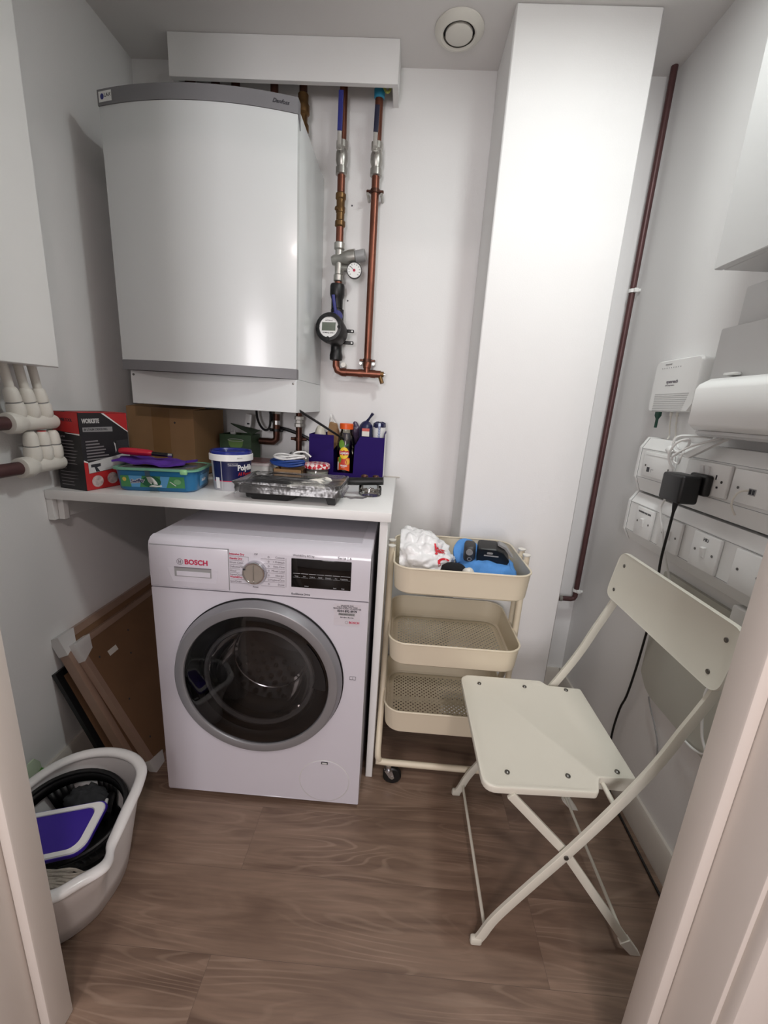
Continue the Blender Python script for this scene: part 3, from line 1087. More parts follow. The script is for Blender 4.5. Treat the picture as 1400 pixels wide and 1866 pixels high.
m.build('bowl_rim', dd, 'pale rim of the glass bowl')
MB(CHROME).lathe([(.112, .1), (.1145, .0985), (.1165, .1)], (DCX, WF, DCZ), 'Y', 72).build('inner_ring', dd)
m = MB(mat('handle_black', (16, 16, 18), .3))
hp = [(DCX + r_ * math.cos(R(a_)), DCZ + r_ * math.sin(R(a_))) for a_, r_ in [(44 - 5 * i, .198) for i in range(10)] + [(-1, .180), (1, .160)] + [(8, .168), (16, .174), (26, .182), (36, .191)]]
m.prism([Vector((x, WF - .0350, z)) for x, z in hp], (0, -.0035, 0))
m.build('handle', dd, 'black moulded door handle recess')
# drum seen through the glass
GASK = mat('rubber_gasket', (120, 120, 122), .5)
m = MB(GASK).lathe([(.167, .013), (.176, .03), (.178, .06), (.166, .075), (.162, .09), (.165, .112)], (DCX, WF, DCZ), 'Y', 72)
m.build('door_seal', t)
drumm = mat('drum_steel', (176, 176, 178), 0.32, metal=0.8, var=.1, bump=.25, bs=40)
m = MB(drumm).lathe([(.165, .113), (.235, .118), (.24, .14), (.24, .44), (.22, .46), (.0005, .462)], (DCX, WF, DCZ), 'Y', 72)
dm = m.build('drum', t)
for k_ in range(3):
    m = MB(drumm)
    a = R(90 + 120 * k_)
    c, s_ = math.cos(a), math.sin(a)
    e = Vector((-s_, 0, c))
    rd = Vector((c, 0, s_))
    base = Vector((DCX, WF, DCZ))
    m.loft([[base + rd * .2395 + e * .035 + Vector((0, y, 0)), base + rd * .2395 - e * .035 + Vector((0, y, 0)), base + rd * .19 - e * .012 + Vector((0, y, 0)), base + rd * .19 + e * .012 + Vector((0, y, 0))] for y in (.15, .43)])
    m.build('drum_paddle', dm)
m = MB(drumm)
for k_ in range(14):
    for j in range(9):
        a = R(200 + 12 * k_ + (6 if j % 2 else 0))
        p = Vector((DCX + .2385 * math.cos(a), WF + .15 + .032 * j, DCZ + .2385 * math.sin(a)))
        m.ball(p, (.010, .012, .010), 8, 5)
m.build('drum_bump_pattern', dm)['kind'] = 'stuff'
# stickers and small marks
ST = mat('clear_sticker', (205, 200, 206), .3)
m = MB(ST).box((-.1525, WF - .0006, .648), (-.082, WF - .0003, .692), .0, 1)
m.use(INK)
for s_, z, h, bd in (('REGISTER FOR', .687, .0054, .0001), ('YOUR FREE TWO YEAR', .6825, .0054, .0001), ("MANUFACTURER'S GUARANTEE", .678, .0052, .0001), ('0344 892 8979', .6705, .0088, .0004)):
    m.text(s_, h, front(-.1175, WF - .0007, z), bold=bd)
m.use(GREYP).box((-.141, WF - .0009, .6575), (-.096, WF - .0006, .6655))
m.use(INK).text('Please select option 2', .0046, front(-.1185, WF - .001, .6615), bold=.0001)
m.text('8am-8pm, Mon-Sat', .0048, front(-.1175, WF - .0007, .652), bold=.0001)
m.build('guarantee_sticker', t, 'clear sticker with a phone number')
m = MB(ST).box((-.1525, WF - .0006, .628), (-.082, WF - .0003, .6465))
m.use(INKL).lathe([(.0042, 0), (.0034, 0)], (-.118, WF - .0008, .6375), 'Y', 18)
m.use(PINKR).text('BOSCH', .0088, front(-.1115, WF - .0007, .6375), 'LEFT', bold=.0003)
m.build('maker_sticker', t)
m = MB(INK)
bx_, bz_ = -.094, .463
for a_, b_ in ((-.0088, -.0080), (-.0004, .0004), (.0080, .0088)):
    m.box((bx_ + a_, WF - .0008, bz_ - .0045), (bx_ + b_, WF - .0003, bz_ + .0055))
for a_, b_ in ((-.0088, -.0005), (.0005, .0088)):
    m.box((bx_ + a_, WF - .0008, bz_ + .0048), (bx_ + b_, WF - .0003, bz_ + .0056)).box((bx_ + a_, WF - .0008, bz_ - .0052), (bx_ + b_, WF - .0003, bz_ - .0042))
m.build('manual_symbol', t)
m = MB(APPL).lathe([(.0005, -.0012), (.0745, -.0012), (.0752, -.0008)], (-.167, WF, .094), 'Y', 64)
m.use(LGREY).lathe([(.0752, -.0008), (.0775, -.0002)], (-.167, WF, .094), 'Y', 64)
fl = m.build('filter_cover', t, 'round service cover at the lower right', sharp=4)
m = MB(DKGREY).box((-.1775, WF - .0018, .157), (-.1575, WF - .0010, .166)).use(LGREY).box((-.1745, WF - .0022, .1585), (-.1605, WF - .0018, .1635))
m.build('cover_latch', fl)

# ------------------------------------------------------------------ things on the worktop
ZT = .9297


def rotbox(m, c, rz, sx, sy, z0, z1, bev=.0):
    m.M = Matrix.Translation((c[0], c[1], 0)) @ Matrix.Rotation(rz, 4, 'Z')
    m.box((0, 0, z0), (sx, sy, z1), bev)
    m.M = Matrix.Identity(4)
    return m


# black and red drill box: corner nearest the door at c, faces turned a little
c, rz = (-.892, 1.128), R(-14)
ex, ey = Vector((math.cos(rz), math.sin(rz), 0)), Vector((-math.sin(rz), math.cos(rz), 0))
BW, BD, BH = .100, .152, .219
t = thing('drill_box', 'black and red cardboard power drill box beside the pipe manifolds', 'box', (c[0], c[1], ZT))
DB = mat('black_card', (34, 33, 36), .45, var=.08)
co = Vector((c[0], c[1], 0))
m = MB(DB)
P = lambda a, b, z: co + ex * a + ey * b + Vector((0, 0, z))
th = .002
for a0, a1, b0, b1 in ((-BW, 0, 0, th), (-BW, 0, BD - th, BD), (-BW, -BW + th, th, BD - th), (-th, 0, th, BD - th)):
    m.loft([[P(a0, b0, z), P(a1, b0, z), P(a1, b1, z), P(a0, b1, z)] for z in (ZT, ZT + BH)])
m.loft([[P(-BW, 0, z), P(0, 0, z), P(0, BD, z), P(-BW, BD, z)] for z in (ZT, ZT + .002)])
m.build('carton', t)
m = MB(RED)
m.loft([[P(-BW * .5, th, ZT + BH), P(-th, th, ZT + BH), P(-th, BD - th, ZT + BH - .001), P(-BW * .5, BD - th, ZT + BH - .001)], [P(-BW * .5, th, ZT + BH + .0015), P(-th, th, ZT + BH + .0015), P(-th, BD - th, ZT + BH + .0005), P(-BW * .5, BD - th, ZT + BH + .0005)]])
m.build('top_flap', t)
lf = plane_fn(co - ey * .0006, ex, (0, 0, 1), -ey)       # narrow face (u from -BW to 0)
rf = plane_fn(co + ex * .0006, ey, (0, 0, 1), ex)        # wide face (u from 0 to BD)


def card(m, fn, pts, k=.0):
    m.prism([fn(u, v, k) for u, v in pts], fn(0, 0, .0004) - fn(0, 0, 0))


m = MB(RED)
z1 = ZT + BH
card(m, lf, [(-BW, z1), (-.002, z1), (-.002, z1 - .058), (-BW, z1 - .052)])
card(m, rf, [(.075, z1 - .001), (BD, z1 - .001), (BD, z1 - .055)])
card(m, rf, [(.001, ZT + .001), (.001, ZT + .085), (.012, ZT + .080), (.012, ZT + .048), (BD, ZT + .058), (BD, ZT + .001)])
m.use(WHITEP)
card(m, lf, [(-.055, z1 - .0575), (-.002, z1 - .058), (-.002, z1 - .062), (-.055, z1 - .0580)], .0002)
card(m, rf, [(.068, z1 - .001), (.076, z1 - .001), (BD, z1 - .055), (BD, z1 - .058)], .0002)
card(m, rf, [(.001, ZT + .083), (.001, ZT + .088), (.013, ZT + .082), (.013, ZT + .079)], .0003)
m.use(LGREY)
card(m, rf, [(.0125, ZT + .049), (.0125, ZT + .0795), (BD, ZT + .1), (BD, ZT + .06)], .0004)
m.use(GREYP)
card(m, rf, [(.008, z1 - .052), (.008, z1 - .040), (.1, z1 - .040), (.1, z1 - .054)], .0003)
m.use(INK).text('18V LITHIUM CORDLESS DRILL', .0088, lambda u, v, w: rf(.010 + u, z1 - .0465 + v, w + .0008), 'LEFT', bold=.0002, sx=.62)
m.text('POWER TOOL', .012, lambda u, v, w: lf(-.052 + u, z1 - .022 + v, w + .0006), bold=.0003, sx=.75)
m.use(WHITEP)
m.use(LGREY).text('WORKSITE', .017, lambda u, v, w: rf(.008 + u, z1 - .023 + v, w + .0004), 'LEFT', bold=.0007, sx=.62)
tx = mat('box_small_print', (128, 124, 126), .6)
m.use(tx).text('Features', .010, lambda u, v, w: lf(-BW + .008 + u, z1 - .067 + v, w + .0002), 'LEFT', bold=.0002)
m.text('Includes', .008, lambda u, v, w: lf(-BW + .008 + u, ZT + .062 + v, w + .0002), 'LEFT', bold=.0002)
random.seed(4)
for i in range(8):
    z = z1 - .078 - .0092 * i
    card(m, lf, [(-BW + .008, z), (-BW + .008 + .06 + random.random() * .02, z), (-BW + .008 + .06 + random.random() * .01, z - .0024), (-BW + .008, z - .0024)])
for i in range(5):
    z = ZT + .052 - .0095 * i
    card(m, lf, [(-BW + .01, z), (-BW + .01 + .04 + random.random() * .035, z), (-BW + .01 + .045, z - .002), (-BW + .01, z - .002)])
for i in range(7):
    z = z1 - .078 - .0086 * i
    wd = (.038, .042, .055, .06, .055, .068, .072)[i]
    card(m, rf, [(.012, z), (.012 + wd, z + .001), (.012 + wd, z - .0028), (.012, z - .0034)])
# drill pictured on the box
m.use(INK)
card(m, rf, [(.02, ZT + .074), (.05, ZT + .0755), (.05, ZT + .067), (.038, ZT + .065), (.046, ZT + .052), (.034, ZT + .052), (.03, ZT + .066), (.02, ZT + .066)], .0008)
m.use(mat('print_photo', (196, 178, 174), .5, var=.35, vs=90))
card(m, rf, [(.036 + .018 * math.cos(2 * PI * i / 20), ZT + .024 + .017 * math.sin(2 * PI * i / 20)) for i in range(20)], .0006)
card(m, rf, [(.085 + .018 * math.cos(2 * PI * i / 20), ZT + .027 + .017 * math.sin(2 * PI * i / 20)) for i in range(20)], .0006)
m.use(DKGREY)
card(m, rf, [(.108, z1 - .082), (.15, z1 - .08), (.15, z1 - .115), (.108, z1 - .118)], .0003)
m.use(LGREY)
card(m, rf, [(.100, z1 - .085), (.105, z1 - .09), (.107, z1 - .11), (.104, z1 - .118), (.103, z1 - .1)], .0004)
m.build('printed_panel', t)

# plain brown carton
t = thing('cardboard_box', 'plain brown cardboard box with open top under the heating unit', 'box', (-.83, 1.42, ZT))
x0, x1, y0, y1, z1 = -.949, -.716, 1.42, 1.66, 1.163
m = MB(CARD)
for a, b in (((x0, y0, ZT), (x1, y0 + .004, z1)), ((x0, y1 - .004, ZT), (x1, y1, z1)), ((x0, y0 + .004, ZT), (x0 + .004, y1 - .004, z1)), ((x1 - .004, y0 + .004, ZT), (x1, y1 - .004, z1)), ((x0, y0, ZT), (x1, y1, ZT + .003))):
    m.box(a, b)
m.build('carton', t)
MB(CARD).loft([[Vector((x0, y0 + .001, z1)), Vector((x1, y0 + .001, z1)), Vector((x1, y0 + .09, z1 + .006)), Vector((x0, y0 + .09, z1 + .006))], [Vector((x0, y0 + .001, z1 + .003)), Vector((x1, y0 + .001, z1 + .003)), Vector((x1, y0 + .09, z1 + .009)), Vector((x0, y0 + .09, z1 + .009))]]).build('flap', t)
MB(mat('packing_tape', (150, 116, 78), .25, var=.05)).box((-.862, y0 - .0006, ZT + .04), (-.80, y0 - .0001, z1)).build('packing_tape', t)
MB(INK).lathe([(.0035, 0), (.0005, 0)], (-.782, y0 - .0004, 1.118), 'Y', 10).build('dark_mark', t)

# teal tub of floor wipes
rz = R(8)
t = thing('wipes_tub', 'blue green plastic tub of floor wipes in front of the brown carton', 'tub', (-.73, 1.23, ZT))
TEAL = mat('blue_tub', (22, 108, 158), .28, var=.06, coat=.2)
m = MB(TEAL)
TM = Matrix.Translation((-.729, 1.253, 0)) @ Matrix.Rotation(rz, 4, 'Z') @ Matrix.Diagonal((.885, .96, 1, 1))
m.M = TM
lp = lambda hx, hy, z, r=.03: rrect(-hx, hx, -hy, hy, r, z)
m.loft([lp(.118, .072, ZT), lp(.124, .078, ZT + .006), lp(.130, .084, ZT + .062), lp(.126, .080, ZT + .062), lp(.118, .072, ZT + .008)])
tb = m.build('tub_body', t)
m = MB(mat('green_rim', (120, 178, 150), .3, var=.05))
m.M = TM
m.loft([lp(.130, .084, ZT + .0625), lp(.138, .092, ZT + .064, .034), lp(.138, .092, ZT + .069, .034), lp(.130, .084, ZT + .0705), lp(.126, .08, ZT + .068), lp(.126, .08, ZT + .0625)], True, False, False)
m.build('rim', t)
m = MB(mat('smoky_lid', (104, 112, 104), .15, var=.08, coat=.3))
m.M = TM
m.loft([lp(.1255, .0795, ZT + .0625), lp(.1255, .0795, ZT + .0685), lp(.11, .066, ZT + .071)])
m.build('lid', t)
tf = lambda o, n: None
m = MB(mat('green_label', (70, 138, 84), .35, var=.08))
m.M = TM
fy = lambda z: -.0778 - .006 * ((z - ZT - .006) / .056)      # leaning front face
q = lambda x, z, k=0: Vector((x, fy(z) - .0008 - k, z))


def lab(pts, k=0.0):
    a = [q(x, z, k) for x, z in pts]
    m.prism(a, (0, -.0004, 0))


z0_, z1_ = ZT + .013, ZT + .047
lab([(-.108, z0_), (.094, z0_), (.094, z1_), (-.108, z1_)])
m.use(mat('label_blue', (92, 158, 206), .35))
lab([(-.076, z0_), (-.05, z0_), (-.04, z1_), (-.082, z1_)], .0003)
lab([(.014, z0_), (.034, z0_), (.048, z1_), (.018, z1_)], .0003)
m.use(mat('label_dark_green', (26, 88, 58), .35))
lab([(-.012 + .031 * math.cos(2 * PI * i / 24), ZT + .030 + .0172 * math.sin(2 * PI * i / 24)) for i in range(24)], .0005)
m.use(WHITEP)
lab([(-.026, ZT + .044), (-.012, ZT + .0455), (-.003, ZT + .040), (.006, ZT + .029), (.008, ZT + .022), (-.004, ZT + .0225), (-.010, ZT + .031), (-.012, ZT + .022), (-.021, ZT + .030)], .0008)
lab([(-.018, ZT + .018), (-.008, ZT + .0205), (.008, ZT + .019), (.02, ZT + .0205), (.021, ZT + .0165), (.0, ZT + .014), (-.02, ZT + .0145)], .0008)
lab([(.046, ZT + .032), (.049, ZT + .032), (.067, ZT + .020), (.064, ZT + .0195)], .0008)
m.use(mat('pale_green', (120, 172, 124), .4))
lab([(.071 + .012 * math.cos(2 * PI * i / 18), ZT + .032 + .008 * math.sin(2 * PI * i / 18)) for i in range(18)], .0005)
m.use(mat('yellow_spot', (206, 182, 84), .4))
lab([(-.096 + .0062 * math.cos(2 * PI * i / 14), ZT + .036 + .0062 * math.sin(2 * PI * i / 14)) for i in range(14)], .0005)
m.use(WHITEP).text('Swiffer', .0155, lambda u, v, w: q(-.056 + u, ZT + .031 + v + u * .1, w + .0009), shear=.15, bold=.0014)
m.use(mat('logo_navy', (24, 36, 92), .4)).text('Swiffer', .0155, lambda u, v, w: q(-.056 + u, ZT + .031 + v + u * .1, w + .0016), shear=.15, bold=.0004)
m.build('front_label', t, sharp=60)
m = MB(mat('label_blue', (92, 158, 206), .35))
m.M = TM
side = lambda y, z: Vector((.1240 + .006 * ((z - ZT - .006) / .056) + .0006, y, z))
m.loft([[side(-.035, z0_), side(.035, z0_), side(.035, z1_), side(-.035, z1_)], [p + Vector((.0004, 0, 0)) for p in (side(-.035, z0_), side(.035, z0_), side(.035, z1_), side(-.035, z1_))]])
m.use(WHITEP).text('Swiffer', .014, lambda u, v, w: side(u, ZT + .03 + v) + Vector((.0006 + w, 0, 0)), shear=.15, bold=.0003)
m.build('side_label', t)
m = MB(mat('lime_tab', (150, 208, 150), .3))
m.M = TM
m.box((.085, -.0955, ZT + .056), (.108, -.084, ZT + .0715), .004, 2).build('lid_tab', t)
m = MB(clear('sticky_tape', (232, 232, 226), .15, .10))
m.M = TM
m.loft([[Vector((-.026, -.0935, ZT + .066)), Vector((-.010, -.0935, ZT + .066))], [Vector((-.026, -.090, ZT + .05)), Vector((-.010, -.090, ZT + .05))], [Vector((-.020, -.079, ZT + .02)), Vector((.002, -.079, ZT + .016))], [Vector((-.01, -.10, ZT + .002)), Vector((.022, -.102, ZT + .002))]], False, False, False)
m.build('sticky_tape', t)

# purple cloth and red handled tool on the tub
m = MB(mat('purple_cloth', (86, 44, 150), .9, var=.15, vs=30, bump=.5, bs=120))
nx, ny = 22, 10
top, bot = [], []
for j in range(ny + 1):
    for i in range(nx + 1):
        u, v = i / nx, j / ny
        ed = .014 * (math.sin(PI * u) ** .5)
        x = -.848 + .19 * u + .006 * math.sin(9 * v)
        y = 1.172 + .115 * v + .03 * u + .01 * math.sin(5 * u + 1)
        z = ZT + .0745 + .012 * noise.noise(Vector((u * 5, v * 3, 2.2))) ** 2 + .010 * (1 - u) * (1 - abs(v - .4)) + .003 * math.sin(14 * u)
        top.append((x, y, z + .006))
        bot.append((x, y, z))
idx = lambda i, j: j * (nx + 1) + i
fs = [(idx(i, j), idx(i + 1, j), idx(i + 1, j + 1), idx(i, j + 1)) for j in range(ny) for i in range(nx)]
n0 = len(top)
ring = [idx(i, 0) for i in range(nx)] + [idx(nx, j) for j in range(ny)] + [idx(i, ny) for i in range(nx, 0, -1)] + [idx(0, j) for j in range(ny, 0, -1)]
fs2 = [tuple(k_ + n0 for k_ in reversed(f)) for f in fs] + [(ring[k_], ring[(k_ + 1) % len(ring)], ring[(k_ + 1) % len(ring)] + n0, ring[k_] + n0) for k_ in range(len(ring))]
m.add(top + bot, fs + fs2)
tag(m.build('cleaning_cloth', at=(-.76, 1.23, ZT + .072), sharp=80), 'purple microfibre cloth lying on the lid of the wipes tub', 'cloth')
t = thing('paint_scraper', 'red handled tool lying on top of the purple cloth', 'tool', (-.79, 1.22, ZT + .096))
tz = ZT + .1085
MB(mat('red_handle', (196, 30, 54), .3, var=.06, coat=.3)).tube([(-.842, 1.212, tz + .002), (-.828, 1.215, tz + .002), (-.80, 1.219, tz + .001), (-.765, 1.226, tz - .001), (-.752, 1.229, tz - .002)], lambda s: .0075 + .0035 * math.sin(PI * s), 12, sub=4, flat=1.3).build('handle', t)
MB(BLACK).tube([(-.752, 1.229, tz - .003), (-.71, 1.24, tz - .006)], .006, 10, flat=1.8).build('shank', t)
MB(CHROME).tube([(-.71, 1.24, tz - .007), (-.698, 1.243, tz - .007)], .0065, 10).build('metal_tip', t)

# filler tub
tc_ = (-.540, 1.303)
t = thing('filler_tub', 'white and navy tub of filler with a blue lid on the worktop', 'tub', (tc_[0], tc_[1], ZT))
NAVY = mat('navy_print', (20, 24, 72), .35, var=.04)
tr_ = lambda z: .0545 + .0065 * (z - ZT) / .1
m = MB(mat('tub_grey', (172, 172, 176), .4)).lathe([(.0005, ZT), (tr_(ZT), ZT), (tr_(ZT + .098), ZT + .098)], (tc_[0], tc_[1], 0), 'Z', 56)
m.build('tub_body', t)
m = MB(WPLAS).lathe([(.0625, ZT + .094), (.0665, ZT + .0945), (.0665, ZT + .112), (.064, ZT + .114), (.0615, ZT + .112)], (tc_[0], tc_[1], 0), 'Z', 56)
m.use(mat('blue_lid', (26, 40, 128), .22, var=.05, coat=.4)).lathe([(.0632, ZT + .1135), (.0632, ZT + .121), (.061, ZT + .1235), (.056, ZT + .1225), (.054, ZT + .118), (.0005, ZT + .1175)], (tc_[0], tc_[1], 0), 'Z', 56)
m.build('lid', t)
m = MB(NAVY)
lean = .065


def lbl(a0, a1, v0, v1, k=0.0):
    """label patch; v0/v1 may be functions of the angle"""
    n = 40
    A, B = [], []
    for i in range(n + 1):
        a = a0 + (a1 - a0) * i / n
        for L_, v in ((A, v0), (B, v1)):
            h = v(a) if callable(v) else v
            rr = tr_(ZT + h) + .0005 + k
            L_.append(Vector((tc_[0] + rr * math.sin(a), tc_[1] - rr * math.cos(a), ZT + h)))
    m.loft([A, B], False, False, False)


AC = R(24) + .45      # centre angle of the label as it faces the camera
cut = lambda a: .033 if a < AC - .1 else (.033 - .016 * min(1, (a - AC + .1) / .25) if a < AC + .35 else .017 + .016 * min(1, (a - AC - .35) / .25))
lbl(AC - 1.55, AC + 1.6, cut, .0965)
m.use(PINKR)
lbl(AC - 1.55, AC + 1.6, lambda a: cut(a) - .0028, cut, .0003)
m.use(LGREY)
lbl(AC - 1.02, AC - .99, .002, .096, .0005)
m.use(WHITEP)
lbl(AC - 1.42, AC - 1.16, .008, .042, .0005)
tfn = lambda da, h: (lambda u, v, w: Vector((tc_[0] + (tr_(ZT + h + v) + .001 + w) * math.sin(AC + da + u / .06), tc_[1] - (tr_(ZT + h + v) + .001 + w) * math.cos(AC + da + u / .06), ZT + h + v)))
m.text('Polyfilla', .024, tfn(.31, .073), bold=.0007, sx=.82)
m.text('Interior  Exterior', .0052, tfn(.28, .043)).text('Ready to use', .0052, tfn(.3, .036))
m.text('Trade Strength', .0048, tfn(-.42, .0835))
m.use(RED).text('All Purpose', .0145, tfn(.31, .0535), bold=.0002, sx=.82)
m.use(LGREY)
for v in (.0795, .0875):
    lbl(AC - .66, AC - .16, v, v + .0006, .0006)
m.build('printed_label', t, sharp=60)
m = MB(INKL).text('0800 4321', .0042, lambda u, v, w: Vector((tc_[0] + .0669 * math.sin(AC - .1 + u / .066), tc_[1] - .0669 * math.cos(AC - .1 + u / .066), ZT + .104 + v)))
m.build('lid_print', t)

# dark green box behind
t = thing('green_box', 'dark green carton with a bowl pictured and its flap raised', 'box', (-.625, 1.59, ZT))
GB = mat('green_card', (58, 84, 56), .6, var=.08)
x0, x1, y0, y1, z1 = -.700, -.578, 1.585, 1.688, 1.076
m = MB(GB)
for a, b in (((x0, y0, ZT), (x1, y0 + .003, z1)), ((x0, y1 - .003, ZT), (x1, y1, z1)), ((x0, y0 + .003, ZT), (x0 + .003, y1 - .003, z1)), ((x1 - .003, y0 + .003, ZT), (x1, y1 - .003, z1)), ((x0, y0, ZT), (x1, y1, ZT + .003))):
    m.box(a, b)
m.build('carton', t)
a = [(x0 + .004, y1 - .004, z1 + .034), (x1 + .002, y1 - .004, z1 + .012), (x1 + .002, y0, z1 + .002), (x0 + .03, y0 + .06, z1 + .03)]
m = MB(GB).prism(a, (0, 0, .003))
m.build('flap', t)
m = MB(mat('printed_bowl', (104, 140, 74), .5))
bw = [(-.030, .020), (.030, .020), (.026, .0), (.014, -.016), (-.014, -.016), (-.026, 0)]
m.prism([Vector((-.638 + u, y0 - .0006, 1.035 + v)) for u, v in bw], (0, .0004, 0))
m.use(LGREY).tube([(-.638 + .030 * math.cos(2 * PI * i / 20), y0 - .001, 1.055 + .0045 * math.sin(2 * PI * i / 20)) for i in range(20)], .0009, 6, closed=True)
m.build('printed_bowl', t)
m = MB(LGREY).box((-.665, 1.60, z1 - .001), (-.645, 1.612, z1 + .008), .002, 1).cyl((-.66, 1.606, z1 + .006), (-.66, 1.606, z1 + .018), .002).cyl((-.65, 1.606, z1 + .006), (-.65, 1.606, z1 + .018), .002)
m.build('plug', t)

# plastic food container
t = thing('food_container', 'white plastic container with a dusky pink lid behind the filler tub', 'container', (-.52, 1.52, ZT))
m = MB(WPLAS).loft([rrect(-.600, -.480, 1.465, 1.60, .02, ZT), rrect(-.606, -.474, 1.459, 1.606, .022, ZT + .052), rrect(-.603, -.477, 1.462, 1.603, .02, ZT + .052), rrect(-.597, -.483, 1.468, 1.597, .018, ZT + .004)])
m.build('base', t)
m = MB(mat('cloudy_lid', (226, 216, 216), .25, var=.04)).loft([rrect(-.609, -.471, 1.456, 1.609, .024, ZT + .0525), rrect(-.609, -.471, 1.456, 1.609, .024, ZT + .060), rrect(-.604, -.476, 1.461, 1.604, .02, ZT + .061)])
m.use(mat('pink_lid', (156, 118, 118), .3, var=.05)).loft([rrect(-.598, -.482, 1.468, 1.598, .018, ZT + .0612), rrect(-.598, -.482, 1.468, 1.598, .018, ZT + .0628)])
m.build('lid', t)
m = MB(clear('clear_sheet', (225, 225, 225), .1, .09)).prism([(-.468, 1.46, ZT + .004), (-.462, 1.46, ZT + .004), (-.43, 1.63, ZT + .085), (-.436, 1.63, ZT + .085)], (0, .001, .004))
tag(m.build('plastic_sheet', at=(-.45, 1.54, ZT)), 'clear plastic sheet standing against the white food container', 'sheet')

# small brown carton and coiled cables on it
t = thing('small_carton', 'small open brown carton under the coiled cables', 'box', (-.4, 1.44, ZT))
m = MB(CARD)
x0, x1, y0, y1, z1 = -.448, -.346, 1.440, 1.53, ZT + .049
for a, b in (((x0, y0, ZT), (x1, y0 + .002, z1)), ((x0, y1 - .002, ZT), (x1, y1, z1)), ((x0, y0, ZT), (x0 + .002, y1, z1)), ((x1 - .002, y0, ZT), (x1, y1, z1)), ((x0, y0, ZT), (x1, y1, ZT + .002))):
    m.box(a, b)
m.build('carton', t)
MB(CARD).prism([(x0 + .004, y1 - .03, z1), (x1 - .004, y1 - .03, z1), (x1 - .004, y1 - .001, z1 + .0), (x0 + .004, y1 - .001, z1)], (0, 0, .0015)).build('flap', t)


def coil(cx, cy, cz, rx, ry, turns, r, dz, seed, n=22):
    random.seed(seed)
    pts = []
    for k_ in range(turns):
        for i in range(n):
            a = 2 * PI * i / n
            f = 1 + .06 * math.sin(3 * a + seed + k_) - .05 * k_ / turns
            pts.append((cx + rx * f * math.cos(a), cy + ry * f * math.sin(a), cz + dz * (k_ + i / n) + .004 * math.sin(2 * a + k_ + seed)))
    return pts


cz_ = ZT + .058
BLUEC = mat('blue_cable', (34, 68, 140), .4)
tag(MB(BLUEC).tube(coil(-.408, 1.487, cz_, .062, .036, 3, .0042, .0058, 1), .0042, 8, sub=2).build('cable_coil', at=(-.408, 1.487, cz_)), 'coiled blue cable lying on the small brown carton', 'cable')
wc = coil(-.402, 1.487, cz_ + .025, .056, .034, 2, .003, .0055, 2)
wc += [(-.36, 1.475, cz_ + .038), (-.385, 1.47, cz_ + .042), (-.37, 1.48, cz_ + .050), (-.345, 1.485, cz_ + .050), (-.325, 1.49, cz_ + .034)]
tag(MB(WPLAS).tube(wc, .0032, 8, sub=2).build('cable_coil', at=(-.402, 1.487, cz_ + .017)), 'coiled white cable on top of the blue cable', 'cable')

# jam jar
jc = (-.298, 1.474)
t = thing('jam_jar', 'glass jar of white contents with a red gingham lid', 'jar', (jc[0], jc[1], ZT))
GL = clear('clear_glass', (236, 240, 238), .03, .05)
MB(GL).lathe([(.0005, ZT), (.036, ZT), (.041, ZT + .006), (.041, ZT + .048), (.038, ZT + .056)], (jc[0], jc[1], 0), 'Z', 40).build('glass', t)
MB(WPLAS2).lathe([(.0005, ZT + .003), (.034, ZT + .003), (.0385, ZT + .008), (.0385, ZT + .046), (.0005, ZT + .05)], (jc[0], jc[1], 0), 'Z', 40).build('contents', t)
MB(gingham_mat()).lathe([(.040, ZT + .056), (.0448, ZT + .057), (.0448, ZT + .070), (.043, ZT + .0735), (.034, ZT + .075), (.0005, ZT + .0755)], (jc[0], jc[1], 0), 'Z', 40).build('lid', t)

# paint tray wrapped in film
t = thing('paint_tray', 'black paint tray wrapped in clear film at the worktop front', 'tray', (-.32, 1.24, ZT))
TB = mat('tray_black', (24, 24, 25), .5, var=.1)
x0, x1, y0, y1 = -.462, -.175, 1.150, 1.330
m = MB(TB)
n = 12
ZTOP = ZT + .044
o_, i_ = [], []
outer = rrect(x0, x1, y0, y1, .014, ZTOP, 3)
lip = rrect(x0 + .008, x1 - .008, y0 + .008, y1 - .008, .010, ZTOP + .001, 3)
inner = rrect(x0 + .012, x1 - .012, y0 + .012, y1 - .012, .010, ZTOP - .004, 3)


def depth(p):                       # deep well at the left, ramp rising to the right
    k_ = min(1, max(0, (p.x - x0 - .12) / (x1 - x0 - .13)))
    return ZT + .006 + .026 * k_


floor_ = [Vector((p.x * .97 + .03 * (x0 + x1) / 2, p.y * .94 + .06 * (y0 + y1) / 2, depth(p))) for p in inner]
skirt_ = [Vector((p.x, p.y, ZT + .022)) for p in outer]
m.loft([skirt_, outer, lip, inner, floor_], True, False, True)
m.build('tray_pan', t)
m = MB(TB).loft([rrect(x0 + .03, x0 + .145, y0 + .02, y1 - .02, .012, ZT + .0005, 3), rrect(x0 + .018, x0 + .175, y0 + .012, y1 - .012, .012, ZT + .022, 3)])
m.build('well', t)
for y in (y0 + .02, y1 - .02):
    m = MB(TB).loft([[Vector((x1 - .026, y - .012, ZT + .0003)), Vector((x1 - .006, y - .012, ZT + .0003)), Vector((x1 - .006, y + .012, ZT + .0003)), Vector((x1 - .026, y + .012, ZT + .0003))], [Vector((x1 - .038, y - .016, ZT + .03)), Vector((x1 - .004, y - .016, ZT + .03)), Vector((x1 - .004, y + .016, ZT + .03)), Vector((x1 - .038, y + .016, ZT + .03))]])
    m.build('leg', t)
m = MB(WPLAS2)
